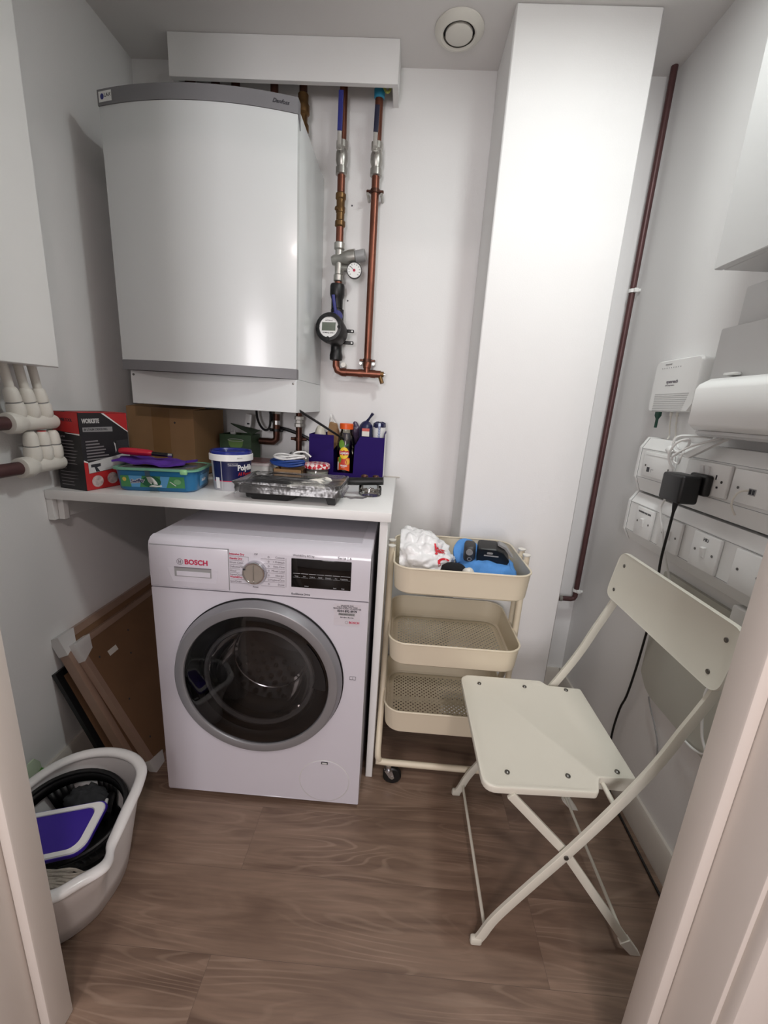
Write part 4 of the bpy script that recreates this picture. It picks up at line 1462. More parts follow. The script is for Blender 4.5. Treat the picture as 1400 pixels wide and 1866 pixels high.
for k_ in range(9):
    random.seed(k_ + 11)
    m.tube([(x1 - .15 + .006 * k_, y0 + .03 + .012 * k_, ZT + .040), (x1 - .10 + .006 * k_, y0 + .035 + .012 * k_, ZT + .049 + random.random() * .006), (x1 - .04, y0 + .03 + .012 * k_, ZT + .044)], .007, 8, sub=3)
m.build('dried_paint', t, 'white roller and dried paint inside the tray')
film = clear('cling_film', (252, 252, 252), .3, .12, 1.35, bump=.8, bs=16)
m = MB(film)
loops = []
for i in range(13):
    s_ = i / 12
    z = ZT + .026 + .030 * math.sin(PI * .5 * min(1, s_ * 1.5)) if s_ < .66 else ZT + .057
    ins = -.012 if s_ < .66 else -.012 + (s_ - .66) / .34 * .085
    l = []
    for p in rrect(x0 + ins, x1 - ins, y0 + ins, y1 - ins, .02, 0, 7):
        k_ = .010 * noise.noise(Vector((p.x * 30, p.y * 30, s_ * 5)))
        l.append(Vector((p.x + k_, p.y + k_ * .8, max(ZT + .012, z + .014 * noise.noise(Vector((p.x * 22, p.y * 22, 7 + s_ * 3)))))))
    loops.append(l)
m.loft(loops, True, False, True)
# loose tail of film
m.loft([[Vector((-.19 + .012 * i, 1.19 + .004 * i, ZT + .012 - .008 * i / 8 + .008 * noise.noise(Vector((i * .7, 0, 1))))) + Vector((0, .028 * j / 3, .006 * noise.noise(Vector((i * .6, j * .9, 4))) + .006)) for j in range(4)] for i in range(9)], False, False, False)
m.build('film_wrap', t, 'crinkled clear plastic film', sharp=25)

# glass jar with bits and the black roller lying over it
jc = (-.094, 1.336)
t = thing('small_glass_jar', 'short glass jar of small metal bits at the worktop right end', 'jar', (jc[0], jc[1], ZT))
MB(GL).lathe([(.0005, ZT), (.034, ZT), (.0375, ZT + .004), (.0375, ZT + .026), (.036, ZT + .0295)], (jc[0], jc[1], 0), 'Z', 40).build('glass', t)
m = MB(mat('mixed_bits', (150, 140, 134), .4, metal=.3, var=.5, vs=90))
random.seed(3)
for k_ in range(26):
    a, r_ = random.random() * 6.28, .027 * random.random() ** .5
    p = Vector((jc[0] + r_ * math.cos(a), jc[1] + r_ * math.sin(a), ZT + .006 + random.random() * .016))
    d_ = Vector((random.uniform(-1, 1), random.uniform(-1, 1), random.uniform(-.2, .2))).normalized() * .008
    m.cyl(p - d_, p + d_, .0022 + random.random() * .002, n=6)
o = m.build('metal_bits', t)
o['kind'] = 'stuff'
t = thing('roller_handle', 'black foam roller lying across the short glass jar', 'roller', (-.11, 1.335, ZT + .03))
MB(BLACK).tube([(-.185, 1.335, ZT + .040), (-.13, 1.333, ZT + .0435), (-.075, 1.331, ZT + .048), (-.052, 1.33, ZT + .050)], .0128, 14).build('sleeve', t)
MB(COPDK).ball((-.115, 1.345, ZT + .059), (.012, .010, .007), 12, 8).build('brown_knob', t)
MB(COPDK).ball((-.078, 1.345, ZT + .060), (.011, .010, .006), 12, 8).build('brown_knob', t)

# purple box with notched front
t = thing('purple_box', 'open purple box with notched front at the right of the worktop', 'box', (-.2, 1.58, ZT))
m = MB(PURPLE)
bx0, bx1, by0, by1 = -.352, -.066, 1.578, 1.705
zl, zr = 1.0975, 1.0985
frontp = [(bx0, ZT), (bx1, ZT), (bx1, zr), (-.158, zr), (-.165, 1.085), (-.178, 1.06), (-.181, .957), (-.257, .957), (-.2585, zl), (bx0, zl)]
m.prism([Vector((x, by0, z)) for x, z in frontp], (0, .002, 0))
m.box((bx0, by0 + .002, ZT), (bx0 + .002, by1, zl)).box((bx1 - .002, by0 + .002, ZT), (bx1, by1, 1.118)).box((bx0 + .002, by1 - .002, ZT), (bx1 - .002, by1, 1.10)).box((bx0 + .002, by0 + .002, ZT), (bx1 - .002, by1 - .002, ZT + .022))
m.build('carton', t)
m = MB(WHITEP).box((bx1 + .0001, by0 + .01, ZT + .01), (bx1 + .0005, by1 - .01, 1.11))
m.build('white_side', t)

# iced tea bottle standing in the notch
bc = (-.2165, 1.618)
zb = ZT + .0225
t = thing('iced_tea_bottle', 'clear plastic iced tea bottle with orange cap in the purple box notch', 'bottle', (bc[0], bc[1], zb))
PET = clear('pet_bottle', (226, 222, 210), .05, .06, bump=.15, bs=60)
MB(PET).lathe([(.0005, zb + .002), (.028, zb), (.0335, zb + .008), (.0335, zb + .118), (.031, zb + .135), (.023, zb + .156), (.0205, zb + .163), (.0205, zb + .168)], (bc[0], bc[1], 0), 'Z', 40).build('bottle_body', t)
MB(mat('orange_cap', (232, 96, 34), .35, var=.04)).lathe([(.0205, zb + .1685), (.0262, zb + .169), (.0262, zb + .188), (.0245, zb + .190), (.0005, zb + .1905)], (bc[0], bc[1], 0), 'Z', 36).build('cap', t)
m = MB(mat('tea_label', (226, 92, 40), .35, var=.1, vs=30))
brad = .0339
A0 = R(-8)


def wrap(pts, k, cen):
    """closed patch on the bottle wall from (u, v) points, fanned from its centre"""
    fn = cylfn(bc, brad + k, A0, zb)
    ring_ = [fn(u, v) for u, v in pts]
    c_ = fn(*cen)
    m.add(ring_ + [c_], [(i, (i + 1) % len(ring_), len(ring_)) for i in range(len(ring_))])


def ell(cx, cy, rx, ry, n=24):
    return [(cx + rx * math.cos(2 * PI * i / n), cy + ry * math.sin(2 * PI * i / n)) for i in range(n)]


fn = cylfn(bc, brad, A0, zb)
loops = []
for i in range(29):
    u = -.026 + .052 * i / 28
    loops.append([fn(u, .012 + .004 * math.cos(u * 80)), fn(u, .066 - .006 * (u / .026) ** 2)])
m.loft(loops, False, False, False)
m.use(mat('leaf_green', (112, 160, 58), .4, var=.1))
wrap(ell(-.008, .113, .012, .016), .0008, (-.008, .113))
wrap(ell(-.014, .053, .008, .012), .0008, (-.014, .053))
m.use(mat('mango_yellow', (232, 176, 70), .4))
wrap(ell(.017, .047, .009, .012), .0009, (.017, .047))
m.use(mat('peach_red', (206, 62, 44), .4, var=.12, vs=60))
wrap(ell(.003, .045, .012, .013), .0010, (.003, .045))
m.use(mat('logo_yellow', (244, 206, 44), .4))
wrap(ell(.003, .080, .0185, .0225), .0013, (.003, .080))
m.use(mat('logo_red', (190, 30, 40), .4))
wrap([(-.016, .073), (.003, .0705), (.022, .073), (.0235, .081), (.022, .0885), (.003, .091), (-.016, .0885), (-.0175, .081)], .0018, (.003, .081))
m.use(WHITEP).text('Lipton', .0135, lambda u, v, w: cylfn(bc, brad + .0019, A0, zb)(.003 + u, .0805 + v, w), bold=.0004)
m.text('PEACH', .0085, lambda u, v, w: cylfn(bc, brad + .0014, A0, zb)(.003 + u, .031 + v, w), bold=.0004)
m.text('ICE TEA', .004, lambda u, v, w: cylfn(bc, brad + .0014, A0, zb)(.001 + u, .0245 + v, w))
m.use(mat('fresh_green', (34, 84, 54), .4))
wrap([(.006, .108), (.02, .118), (.02, .11), (.008, .102)], .0012, (.013, .110))
m.use(WHITEP)
wrap([(-.0255, .014), (-.0185, .013), (-.0185, .046), (-.0255, .044)], .0009, (-.022, .03))
m.build('printed_label', t, sharp=60)

# wrapped things standing in the purple box
def bag(name, label, cat, c, r, mt_, seed, amp=.12, parts=()):
    t = MB(mt_).ball(c, r, 22, 14, fn=lambda d: wob(d, 2.2, amp, seed)).build(name, at=(c[0], c[1], c[2] - r[2]), sharp=50)
    return tag(t, label, cat)


bag('white_packet', 'cream coloured soft packet poking out of the purple box left side', 'packet', (-.323, 1.645, 1.075), (.023, .032, .054), mat('cream_packet', (214, 210, 196), .5, var=.05), 1)
m = MB(CARD).prism([(-.284, 1.632, 1.02), (-.242, 1.628, 1.07), (-.262, 1.632, 1.136), (-.286, 1.636, 1.142), (-.294, 1.64, 1.10)], (.004, .02, .002))
tag(m.build('paper_bag', at=(-.28, 1.64, 1.02)), 'folded brown paper bag leaning behind the iced tea bottle', 'bag')
m = MB(WPLAS).loft([[Vector((-.292 + .045 * u + .006 * noise.noise(Vector((u * 5, v * 5, 3))), 1.684 - .016 * v + .008 * noise.noise(Vector((u * 6, v * 6, 1))), 1.06 + .112 * v - .06 * u * v + .01 * noise.noise(Vector((u * 4, v * 3, 9))))) for v in [k_ / 8 for k_ in range(9)]] for u in [k_ / 10 * 1.3 for k_ in range(11)]], False, False, False)
o = m.build('silver_wrapper', at=(-.26, 1.68, 1.06), sharp=20)
sm = o.modifiers.new('thick', 'SOLIDIFY')
sm.thickness = .002
tag(o, 'crumpled pale wrapper sticking up behind the paper bag', 'wrapper')
bag('plastic_bag', 'dark crumpled plastic bag between iced tea bottle and navy bag', 'bag', (-.189, 1.676, 1.105), (.020, .022, .042), mat('plum_plastic', (72, 58, 82), .25, var=.3, vs=40), 5, .2)
NAVB = mat('navy_plastic', (26, 28, 70), .35, var=.15)
t = thing('navy_pouch', 'navy pouch with a twisted top standing in the purple box', 'pouch', (-.135, 1.64, ZT + .023))
m = MB(NAVB).loft([[Vector((-.144 + rx * math.cos(a), 1.645 + ry * math.sin(a), z)) for a in [2 * PI * i / 20 for i in range(20)]] for rx, ry, z in ((.022, .025, .96), (.027, .030, 1.0), (.027, .03, 1.12), (.025, .026, 1.138), (.016, .014, 1.15), (.006, .008, 1.155))])
m.build('pouch_body', t)
MB(NAVB).tube([(-.142, 1.645, 1.152), (-.132, 1.642, 1.166), (-.119, 1.64, 1.185)], lambda s: .006 - .002 * math.sin(PI * s), 8, flat=1.6).build('twisted_top', t)
m = MB(mat('pouch_label_red', (206, 88, 78), .5)).box((-.156, 1.6137, 1.117), (-.128, 1.6145, 1.128)).use(WPLAS2).box((-.156, 1.6137, 1.098), (-.128, 1.6145, 1.117))
m.build('label', t)
t = thing('tissue_roll_pack', 'white roll pack with navy ends at the right of the purple box', 'pack', (-.093, 1.64, ZT + .023))
m = MB(WPLAS).loft([[Vector((-.0925 + rx * math.cos(a), 1.645 + rx * math.sin(a), z)) for a in [2 * PI * i / 24 for i in range(24)]] for rx, z in ((.022, .955), (.0235, .97), (.0235, 1.134))], True, True, False)
m.build('pack_body', t)
m = MB(NAVB).loft([[Vector((-.0925 + rx * math.cos(a) * (1 + .1 * math.sin(5 * a)), 1.645 + rx * math.sin(a), z + .003 * math.sin(4 * a))) for a in [2 * PI * i / 24 for i in range(24)]] for rx, z in ((.0237, 1.134), (.0225, 1.148), (.012, 1.153), (.003, 1.152))], True, False, True)
m.build('navy_end', t)
m = MB(mat('pale_blue_print', (210, 220, 240), .5)).loft([[Vector((-.0925 + .0239 * math.sin(a), 1.645 - .0239 * math.cos(a), z)) for a in [R(-6 + 3 * i) for i in range(8)]] for z in (1.09, 1.15)], False, False, False)
m.use(BLUEH).text('SOCOES', .0125, lambda u, v, w: cylfn((-.0925, 1.645), .0241, R(5), 1.115)(-v, u, w), bold=.0002)
m.build('printed_strip', t)
# black stick
t = MB(BLACK).tube([(-.352, 1.365, 1.193), (-.235, 1.565, 1.096), (-.222, 1.590, 1.083)], .0042, 10)
tag(t.build('black_rod', at=(-.222, 1.59, 1.083)), 'thin black rod leaning out of the purple box to the unit', 'rod')

# ------------------------------------------------------------------ left wall: cupboard and manifold
m = MB(WPLAS).box((XL + .0005, .545, 1.262), (-.892, 1.086, ZC - .001), .002, 1)
tag(m.build('wall_cupboard', at=(-.95, .8, 1.262)), 'plain white boxed cupboard above the two pipe manifolds', 'cupboard')


def manifold(z, ya, yb, ports, label, red_at, lean, hgt):
    t = thing('pipe_manifold', label, 'manifold', (-.962, (ya + yb) / 2, z))
    x = -.960
    MB(WPLAS2).tube([(x, ya, z), (x, yb - .006, z), (x, yb, z)], lambda s_: .0195 if s_ < .9 else .017, 20).build('header_bar', t)
    MB(WPLAS2).lathe([(.017, 0), (.0255, .003), (.0265, .010), (.0265, .030), (.024, .036), (.0197, .048)], (x, ya - .04, z), Vector((0, 1, 0)), 24, cap0=True, cap1=True).build('end_coupling', t)
    MB(PIPEDK).cyl((x, .56, z), (x, ya - .038, z), .0165).build('feed_pipe', t)
    for i, y in enumerate(ports):
        d_ = Vector((.03, lean, 1)).normalized()
        c_ = Vector((x, y, z))
        pt = MB(WPLAS2).lathe([(.014, .010), (.0192, .0195), (.0198, .026), (.0198, .042), (.0175, .050), (.0150, .0502)], c_, d_, 24, cap0=True, cap1=True).build('port_nut', t, sharp=30)
        MB(GREYP).lathe([(.0150, .0498), (.0150, .0535)], c_, d_, 20).build('seal_ring', pt)
        MB(WPLAS2).lathe([(.0150, .0532), (.0172, .0536), (.0172, .064), (.0150, .080), (.0122, .086), (.0100, .088)], c_, d_, 24, cap0=True, cap1=True).build('collar', pt, sharp=30)
        MB(RED if red_at == i else WPLAS2).cyl(c_ + d_ * .0865, c_ + d_ * hgt, .0100, n=16).build('tail_pipe', t)
    return t


manifold(1.122, 1.022, 1.127, (1.022, 1.063, 1.102), 'white three port pipe manifold, upper of the two under the cupboard', None, -.20, .160)
manifold(1.010, 1.038, 1.134, (1.046, 1.082, 1.115), 'white three port pipe manifold with a red pipe, lower of the two', 1, -.05, .0895)

# ------------------------------------------------------------------ right wall
t = thing('wall_router', 'white internet router box hung above the sockets', 'router', (XR, 1.28, 1.247))
rx0 = XR - .040
ol = round_poly([(1.383, 1.2475), (1.195, 1.2475), (1.178, 1.268), (1.178, 1.394), (1.383, 1.394)], [.012, .008, .012, .016, .016])
m = MB(WPLAS).loft([[Vector((XR - .0005, 1.28 + (y - 1.28) * .96, 1.32 + (z - 1.32) * .96)) for y, z in ol], [Vector((rx0 + .006, y, z)) for y, z in ol], [Vector((rx0, 1.28 + (y - 1.28) * .965, 1.32 + (z - 1.32) * .955)) for y, z in ol]])
m.build('casing', t)
RW = plane_fn((rx0 - .0004, 1.28, 1.32), (0, -1, 0), (0, 0, 1), (-1, 0, 0))
m = MB(GREYP)
for k_ in range(10):
    z = -.022 - .0052 * k_
    m.prism([RW(-.078, z), RW(.078 - .002 * k_, z), RW(.078 - .002 * k_, z - .0010), RW(-.078, z - .0010)], (-.0003, 0, 0))
m.build('vent_slots', t)
m = MB(GREYP)
for k_ in range(9):
    m.prism([RW(-.068 + .0105 * k_, .050), RW(-.0655 + .0105 * k_, .050), RW(-.0655 + .0105 * k_, .053), RW(-.068 + .0105 * k_, .053)], (-.0003, 0, 0))
m.prism([RW(-.055, .060), RW(-.025, .060), RW(-.025, .063), RW(-.055, .063)], (-.0003, 0, 0))
m.use(INKL).text('openreach', .0125, lambda u, v, w: RW(-.008 + u, .012 + v, w), bold=.0004)
m.text('a BT Group business', .005, lambda u, v, w: RW(-.016 + u, .002 + v, w))
m.build('lettering', t)
m = MB(DKGREY).box((XR - .036, 1.168, 1.262), (XR - .008, 1.1795, 1.272), .001, 1).use(GREYP).box((XR - .036, 1.168, 1.276), (XR - .008, 1.1795, 1.29), .001, 1)
m.build('side_bracket', t)
t = thing('fibre_cable', 'dark green cable plug hanging below the wall router', 'cable', (.777, 1.35, 1.2))
MB(mat('green_plug', (18, 66, 52), .45)).loft([rrect(.771, .783, 1.337, 1.357, .003, 1.2472, 2), rrect(.771, .783, 1.337, 1.357, .003, 1.236, 2), rrect(.774, .780, 1.343, 1.352, .002, 1.226, 2), rrect(.774, .780, 1.343, 1.352, .002, 1.2, 2)]).build('plug', t)
for y, nm in ((1.297, 'thin pale cable below the router, the one nearer the back'), (1.268, 'thin pale cable below the router, the one nearer the door')):
    m = MB(WPLAS2).tube([(.785, y, 1.2472), (.787, y - .002, 1.21), (.785, y - .014, 1.18), (.772, y - .03, 1.172)], .0022, 8, sub=5)
    m.cyl((.785, y, 1.2472), (.785, y, 1.236), .004)
    tag(m.build('data_cable', at=(.785, y, 1.2)), nm, 'cable')

# consumer unit, upright trunk, wall cupboard
t = thing('consumer_unit', 'white electrical consumer unit with hinged cover beside the router', 'consumer unit', (XR, .85, 1.19))
MB(LGREY).box((XR - .075, .60, 1.19), (XR - .0005, 1.085, 1.437), .004, 2).build('body', t)
pr_ = [(.116, 1.213), (.122, 1.22), (.122, 1.297), (.116, 1.308), (.092, 1.322), (.0755, 1.324), (.0755, 1.205), (.105, 1.205)]
MB(WPLAS).loft([[Vector((XR - dx, y, z)) for dx, z in pr_] for y in (.60, 1.052)], sharp := True).build('cover', t, sharp=25) if False else MB(WPLAS).loft([[Vector((XR - dx, y, z)) for dx, z in pr_] for y in (.60, 1.052)]).build('cover', t, sharp=50)
MB(WPLAS).box((XR - .092, .985, 1.327), (XR - .076, 1.02, 1.333), .002, 1).build('latch', t)
MB(LGREY).box((XR - .095, .60, 1.196), (XR - .0755, 1.06, 1.2045), .001, 1).build('lower_lip', t)
m = MB(LGREY).box((XR - .055, .86, 1.438), (XR - .0005, 1.066, 1.523), .004, 2)
tag(m.build('cable_duct', at=(XR, .96, 1.438)), 'short grey upright cable duct between consumer unit and high cupboard', 'trunk')
t = thing('wall_cupboard', 'pale grey wall cupboard hung high above the consumer unit', 'cupboard', (XR, .85, 1.545))
MB(LGREY).box((XR - .1295, .60, 1.5455), (XR - .0005, 1.043, 2.28), .002, 1).build('carcass', t)
MB(LGREY).box((XR - .148, .60, 1.5455), (XR - .130, 1.045, 2.28), .002, 1).build('door', t)

# two runs of dado trunking
XF = XR - .057


def trunking(zb_, zf0, zf1, zt_, label):
    t = thing('dado_trunking', label, 'trunking', (XR, .95, zb_))
    pr_ = [(.0005, zb_), (.040, zb_), (.057, zf0), (.057, zf1), (.040, zt_), (.0005, zt_)]
    MB(WPLAS).loft([[Vector((XR - d_, y, z)) for d_, z in pr_] for y in (.56, 1.334)]).build('trunk_body', t, sharp=20)
    pr2 = [(.0005, zb_ - .003), (.041, zb_ - .003), (.060, zf0 - .001), (.060, zf1 + .001), (.041, zt_ + .003), (.0005, zt_ + .003)]
    MB(WPLAS).loft([[Vector((XR - d_, y, z)) for d_, z in pr2] for y in (1.3345, 1.3445)]).build('end_cap', t, sharp=20)
    m = MB(DKGREY)
    m.loft([[Vector((XR - d_, y, z)) for d_, z in [(p[0] + .0006, p[1]) for p in pr_]] for y in (1.3336, 1.3344)])
    m.build('cap_joint', t)
    m = MB(GREYP)
    for z in (zf0 + .0025, zf1 - .0025):
        m.box((XF - .0006, .56, z - .0006), (XF + .0002, 1.333, z + .0006))
    m.build('lid_seam', t)


trunking(1.006, 1.047, 1.138, 1.168, 'white dado trunking with sockets, upper of the two runs')
trunking(.845, .876, .970, .999, 'white dado trunking with rocker switches, lower of the two runs')


def plate(name, label, cat, ya, yb, za, zb_):
    t = thing(name, label, cat, (XF, (ya + yb) / 2, za))
    MB(WPLAS).box((XF - .0095, ya, za), (XF - .0007, yb, zb_), .003, 2).build('face_plate', t)
    return t, plane_fn((XF - .0097, (ya + yb) / 2, (za + zb_) / 2), (0, -1, 0), (0, 0, 1), (-1, 0, 0))


def screws(t, fn, pts):
    for u, v in pts:
        m = MB(SCREW).loft([[fn(u + .0032 * math.cos(2 * PI * i / 12), v + .0032 * math.sin(2 * PI * i / 12), k_) for i in range(12)] for k_ in (0, .0006)])
        m.build('screw', t)


def patch(m, fn, u0, u1, v0, v1, h=.0004):
    m.loft([[fn(u0, v0, k_), fn(u1, v0, k_), fn(u1, v1, k_), fn(u0, v1, k_)] for k_ in (0, h)])
    return m


t, fn = plate('phone_socket', 'white phone socket plate at the far end of the upper trunking', 'socket', 1.155, 1.301, 1.058, 1.130)
screws(t, fn, [(-.055, -.004), (.055, -.004)])
patch(MB(INK), fn, -.045, -.032, -.022, -.008, .0006).build('port', t)
patch(patch(MB(GREYP), fn, -.024, -.012, -.014, -.0125), fn, -.024, -.023, -.022, -.014).build('marking', t)
patch(MB(LGREY), fn, -.062, .062, .0265, .0275).build('seam', t)
t, fn = plate('double_socket', 'white double mains socket on the upper trunking, black adapter plugged in', 'socket', .957, 1.103, 1.056, 1.132)
for u in (-.012, .006):
    m = MB(WPLAS).loft([[fn(u - .006, .008, 0), fn(u + .006, .008, 0), fn(u + .006, .028, 0), fn(u - .006, .028, 0)], [fn(u - .006, .008, .002), fn(u + .006, .008, .002), fn(u + .006, .028, .006), fn(u - .006, .028, .006)]])
    m.build('rocker', t)
m = MB(INK)
patch(m, fn, .0345, .0385, .001, .012, .0004)
patch(m, fn, .021, .027, -.018, -.0135, .0004)
patch(m, fn, .042, .048, -.018, -.0135, .0004)
m.build('pin_holes', t)
screws(t, fn, [(.056, -.002)])
t, fn = plate('data_socket', 'white data socket plate near the door end of the upper trunking', 'socket', .80, .946, 1.058, 1.130)
screws(t, fn, [(-.052, -.004), (.055, -.004)])
m = patch(MB(GREYP), fn, -.022, -.004, -.014, .000, .0006)
patch(m.use(INK), fn, -.020, -.014, -.012, -.002, .0009)
patch(m, fn, -.012, -.006, -.012, -.002, .0009)
m.build('port', t)
tag(MB(WPLAS2).tube([(XF - .012, .892, 1.09), (XF - .022, .905, 1.082), (XF - .022, .915, 1.055), (XF - .006, .918, 1.03)], .0022, 8, sub=5).build('data_cable', at=(XF - .012, .89, 1.06)), 'short pale cable plugged into the data socket', 'cable')
spec = [('far end of the lower trunking, lettered plate', 1.193, 1.277, 'WASHING MACHINE'), ('second from the far end, behind the hanging cords', 1.066, 1.152, ''), ('third along the lower trunking, short dark lettering', .930, 1.019, 'HIU')]
for lb, ya, yb, tx_ in spec:
    t, fn = plate('rocker_switch', 'white rocker switch plate at ' + lb if 'far end of' in lb else 'white rocker switch plate ' + lb, 'switch', ya, yb, .879, .966)
    screws(t, fn, [(-.029, 0), (.029, 0)])
    m = MB(WPLAS).loft([[fn(-.007, -.013, 0), fn(.007, -.013, 0), fn(.007, .013, 0), fn(-.007, .013, 0)], [fn(-.006, -.011, .003), fn(.006, -.011, .003), fn(.006, .011, .007), fn(-.006, .011, .007)]])
    m.build('rocker', t)
    if tx_:
        MB(INK).text(tx_, .0072 if len(tx_) > 4 else .011, lambda u, v, w: fn(u, .030 + v, w), bold=.0003, sx=.95).build('lettering', t)
t, fn = plate('blank_plate', 'white blank plate nearest the door on the lower trunking', 'plate', .80, .886, .879, .966)
screws(t, fn, [(-.026, 0), (.026, 0)])

# black adapter and its cord
t = thing('power_adapter', 'black plug in power adapter on the double socket', 'adapter', (.70, 1.05, 1.03))
MB(BLACK).box((.668, 1.004, 1.029), (.716, 1.085, 1.098), .007, 3).build('body', t)
MB(BLACK).box((.7165, .996, 1.052), (XF - .010, 1.058, 1.103), .006, 3).build('plug_base', t)
MB(BLACK).lathe([(.0075, 0), (.0045, -.022), (.0032, -.03)], (.69, 1.043, 1.030), Vector((0, 0, 1)), 14, cap0=True, cap1=True).build('cord_sleeve', t)
tag(MB(BLACK).tube([(.69, 1.043, 1.008), (.70, 1.06, .95), (.715, 1.085, .86), (.735, 1.105, .77), (.762, 1.14, .68), (.778, 1.168, .585), (.784, 1.185, .46), (.785, 1.20, .35), (.787, 1.222, .28), (.785, 1.228, .17), (.779, 1.20, .05), (.772, 1.14, .008), (.768, 1.04, .005), (.764, .88, .005), (.76, .70, .005), (.74, .58, .005)], .0034, 10, sub=5).build('black_cable', at=(.79, 1.2, .3)), 'black power cord hanging down the right wall to the floor', 'cord')
# tangle of white cables
random.seed(8)
tg = [(.752, 1.06, 1.188), (.70, 1.10, 1.186), (.694, 1.11, 1.16), (.702, 1.095, 1.145), (.712, 1.08, 1.165), (.705, 1.075, 1.18), (.69, 1.09, 1.17), (.692, 1.115, 1.14), (.70, 1.115, 1.115), (.71, 1.11, 1.102)]
tag(MB(WPLAS).tube(tg, .0030, 8, sub=7).build('cable_bundle', at=(.70, 1.1, 1.1)), 'looped white cable below the consumer unit', 'cable')
tg2 = [(.745, 1.02, 1.19), (.70, 1.05, 1.165), (.688, 1.085, 1.14), (.695, 1.10, 1.125), (.70, 1.085, 1.118), (.694, 1.07, 1.135), (.70, 1.075, 1.15), (.71, 1.11, 1.155), (.712, 1.125, 1.165)]
tag(MB(WPLAS).tube(tg2, .0026, 8, sub=7).build('cable_bundle', at=(.70, 1.08, 1.12)), 'thin knotted white cable behind the looped one', 'cable')
m = MB(WPLAS).loft([[Vector((.708, 1.066 + d_, 1.135 + d_ * .2)), Vector((.716, 1.066 + d_, 1.135)), Vector((.764, 1.005 + d_, 1.195)), Vector((.756, 1.005 + d_, 1.198))] for d_ in (0, .028)])
tag(m.build('flat_cable', at=(.735, 1.04, 1.135)), 'flat white cable sheath slanting out below the consumer unit', 'cable')
m = MB(WPLAS).cyl((.716, 1.155, 1.150), (.716, 1.135, 1.138), .011).cyl((.716, 1.135, 1.138), (.714, 1.125, 1.12), .005)
m.tube([(.714, 1.125, 1.12), (.706, 1.112, 1.09), (.70, 1.106, 1.05), (.718, 1.13, 1.02), (.725, 1.15, .985), (.722, 1.115, .93), (.735, 1.105, .87), (.76, 1.10, .80), (.78, 1.10, .73)], .0028, 8, sub=6)
tag(m.build('white_cable', at=(.716, 1.13, .9)), 'white plug and thin cord hanging beside the black adapter', 'cord')

# flat grey shape on the wall, white hub and cord behind the chair
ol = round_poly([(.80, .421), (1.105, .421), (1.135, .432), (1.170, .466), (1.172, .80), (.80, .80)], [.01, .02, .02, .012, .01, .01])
m = MB(mat('flat_grey', (186, 185, 175), .6, var=.03)).loft([[Vector((XR - .0006, y, z)) for y, z in ol], [Vector((XR - .012, y, z)) for y, z in ol]])
tag(m.build('grey_wall_shape', at=(XR, .98, .421)), 'flat grey shape on the wall behind the chair backrest', 'shape')
t = thing('white_hub', 'white rounded box behind the chair back below the trunking', 'box', (.75, .87, .70))
MB(WPLAS).box((.762, .815, .70), (.7895, .888, .835), .006, 3).build('casing', t)
tag(MB(WPLAS).tube([(.768, .85, .70), (.762, .865, .66), (.758, .885, .60), (.768, .875, .50), (.776, .86, .455), (.78, .90, .43), (.785, .96, .42)], .0032, 8, sub=6).build('white_cable', at=(.76, .87, .5)), 'white cord dangling under the white box behind the chair', 'cord')
tag(MB(GREYP).tube([(.787, 1.105, .422), (.79, 1.095, .40), (.792, 1.06, .36), (.792, 1.03, .32), (.793, 1.02, .27)], .0022, 8, sub=6).build('cord_shadow', at=(.79, 1.06, .3)), 'thin grey strand put in for the shadow of the white cord', 'cord')  # shadow of the white cord on the wall, drawn as a grey tube

# ------------------------------------------------------------------ kitchen trolley
TX0, TX1, TY0, TY1 = .000, .408, 1.122, 1.455
t = thing('utility_trolley', 'beige three tier metal trolley on castors beside the worktop panel', 'trolley', (.204, 1.283, 0))
MESHM = mesh_mat('punched_steel', (214, 204, 178), .0085)
GAP = .035


def tier(z0, z1):
    m = MB(BEIGE)
    rd = .055

    def loop(ins, z):
        return rrect(TX0 + ins, TX1 - ins, TY0 + ins, TY1 - ins, rd - ins * .5, z, 10)
    m.loft([loop(.012, z0), loop(.006, z0 + .006), loop(0, z1), loop(.0015, z1), loop(.0075, z0 + .007), loop(.0135, z0 + .002)], True, False, False)
    tr = m.build('tray', t)
    MB(BEIGE).tube(loop(.0005, z1), .0032, 8, closed=True).build('rim', tr)
    MB(MESHM).loft([loop(.012, z0 + .0008)], True, False, True).build('mesh_base', tr)
    m = MB(BEIGE)
    m.loft([loop(.012, z0 + .0005), loop(.03, z0 + .0010)], True, False, False).build('base_border', tr)
    return tr


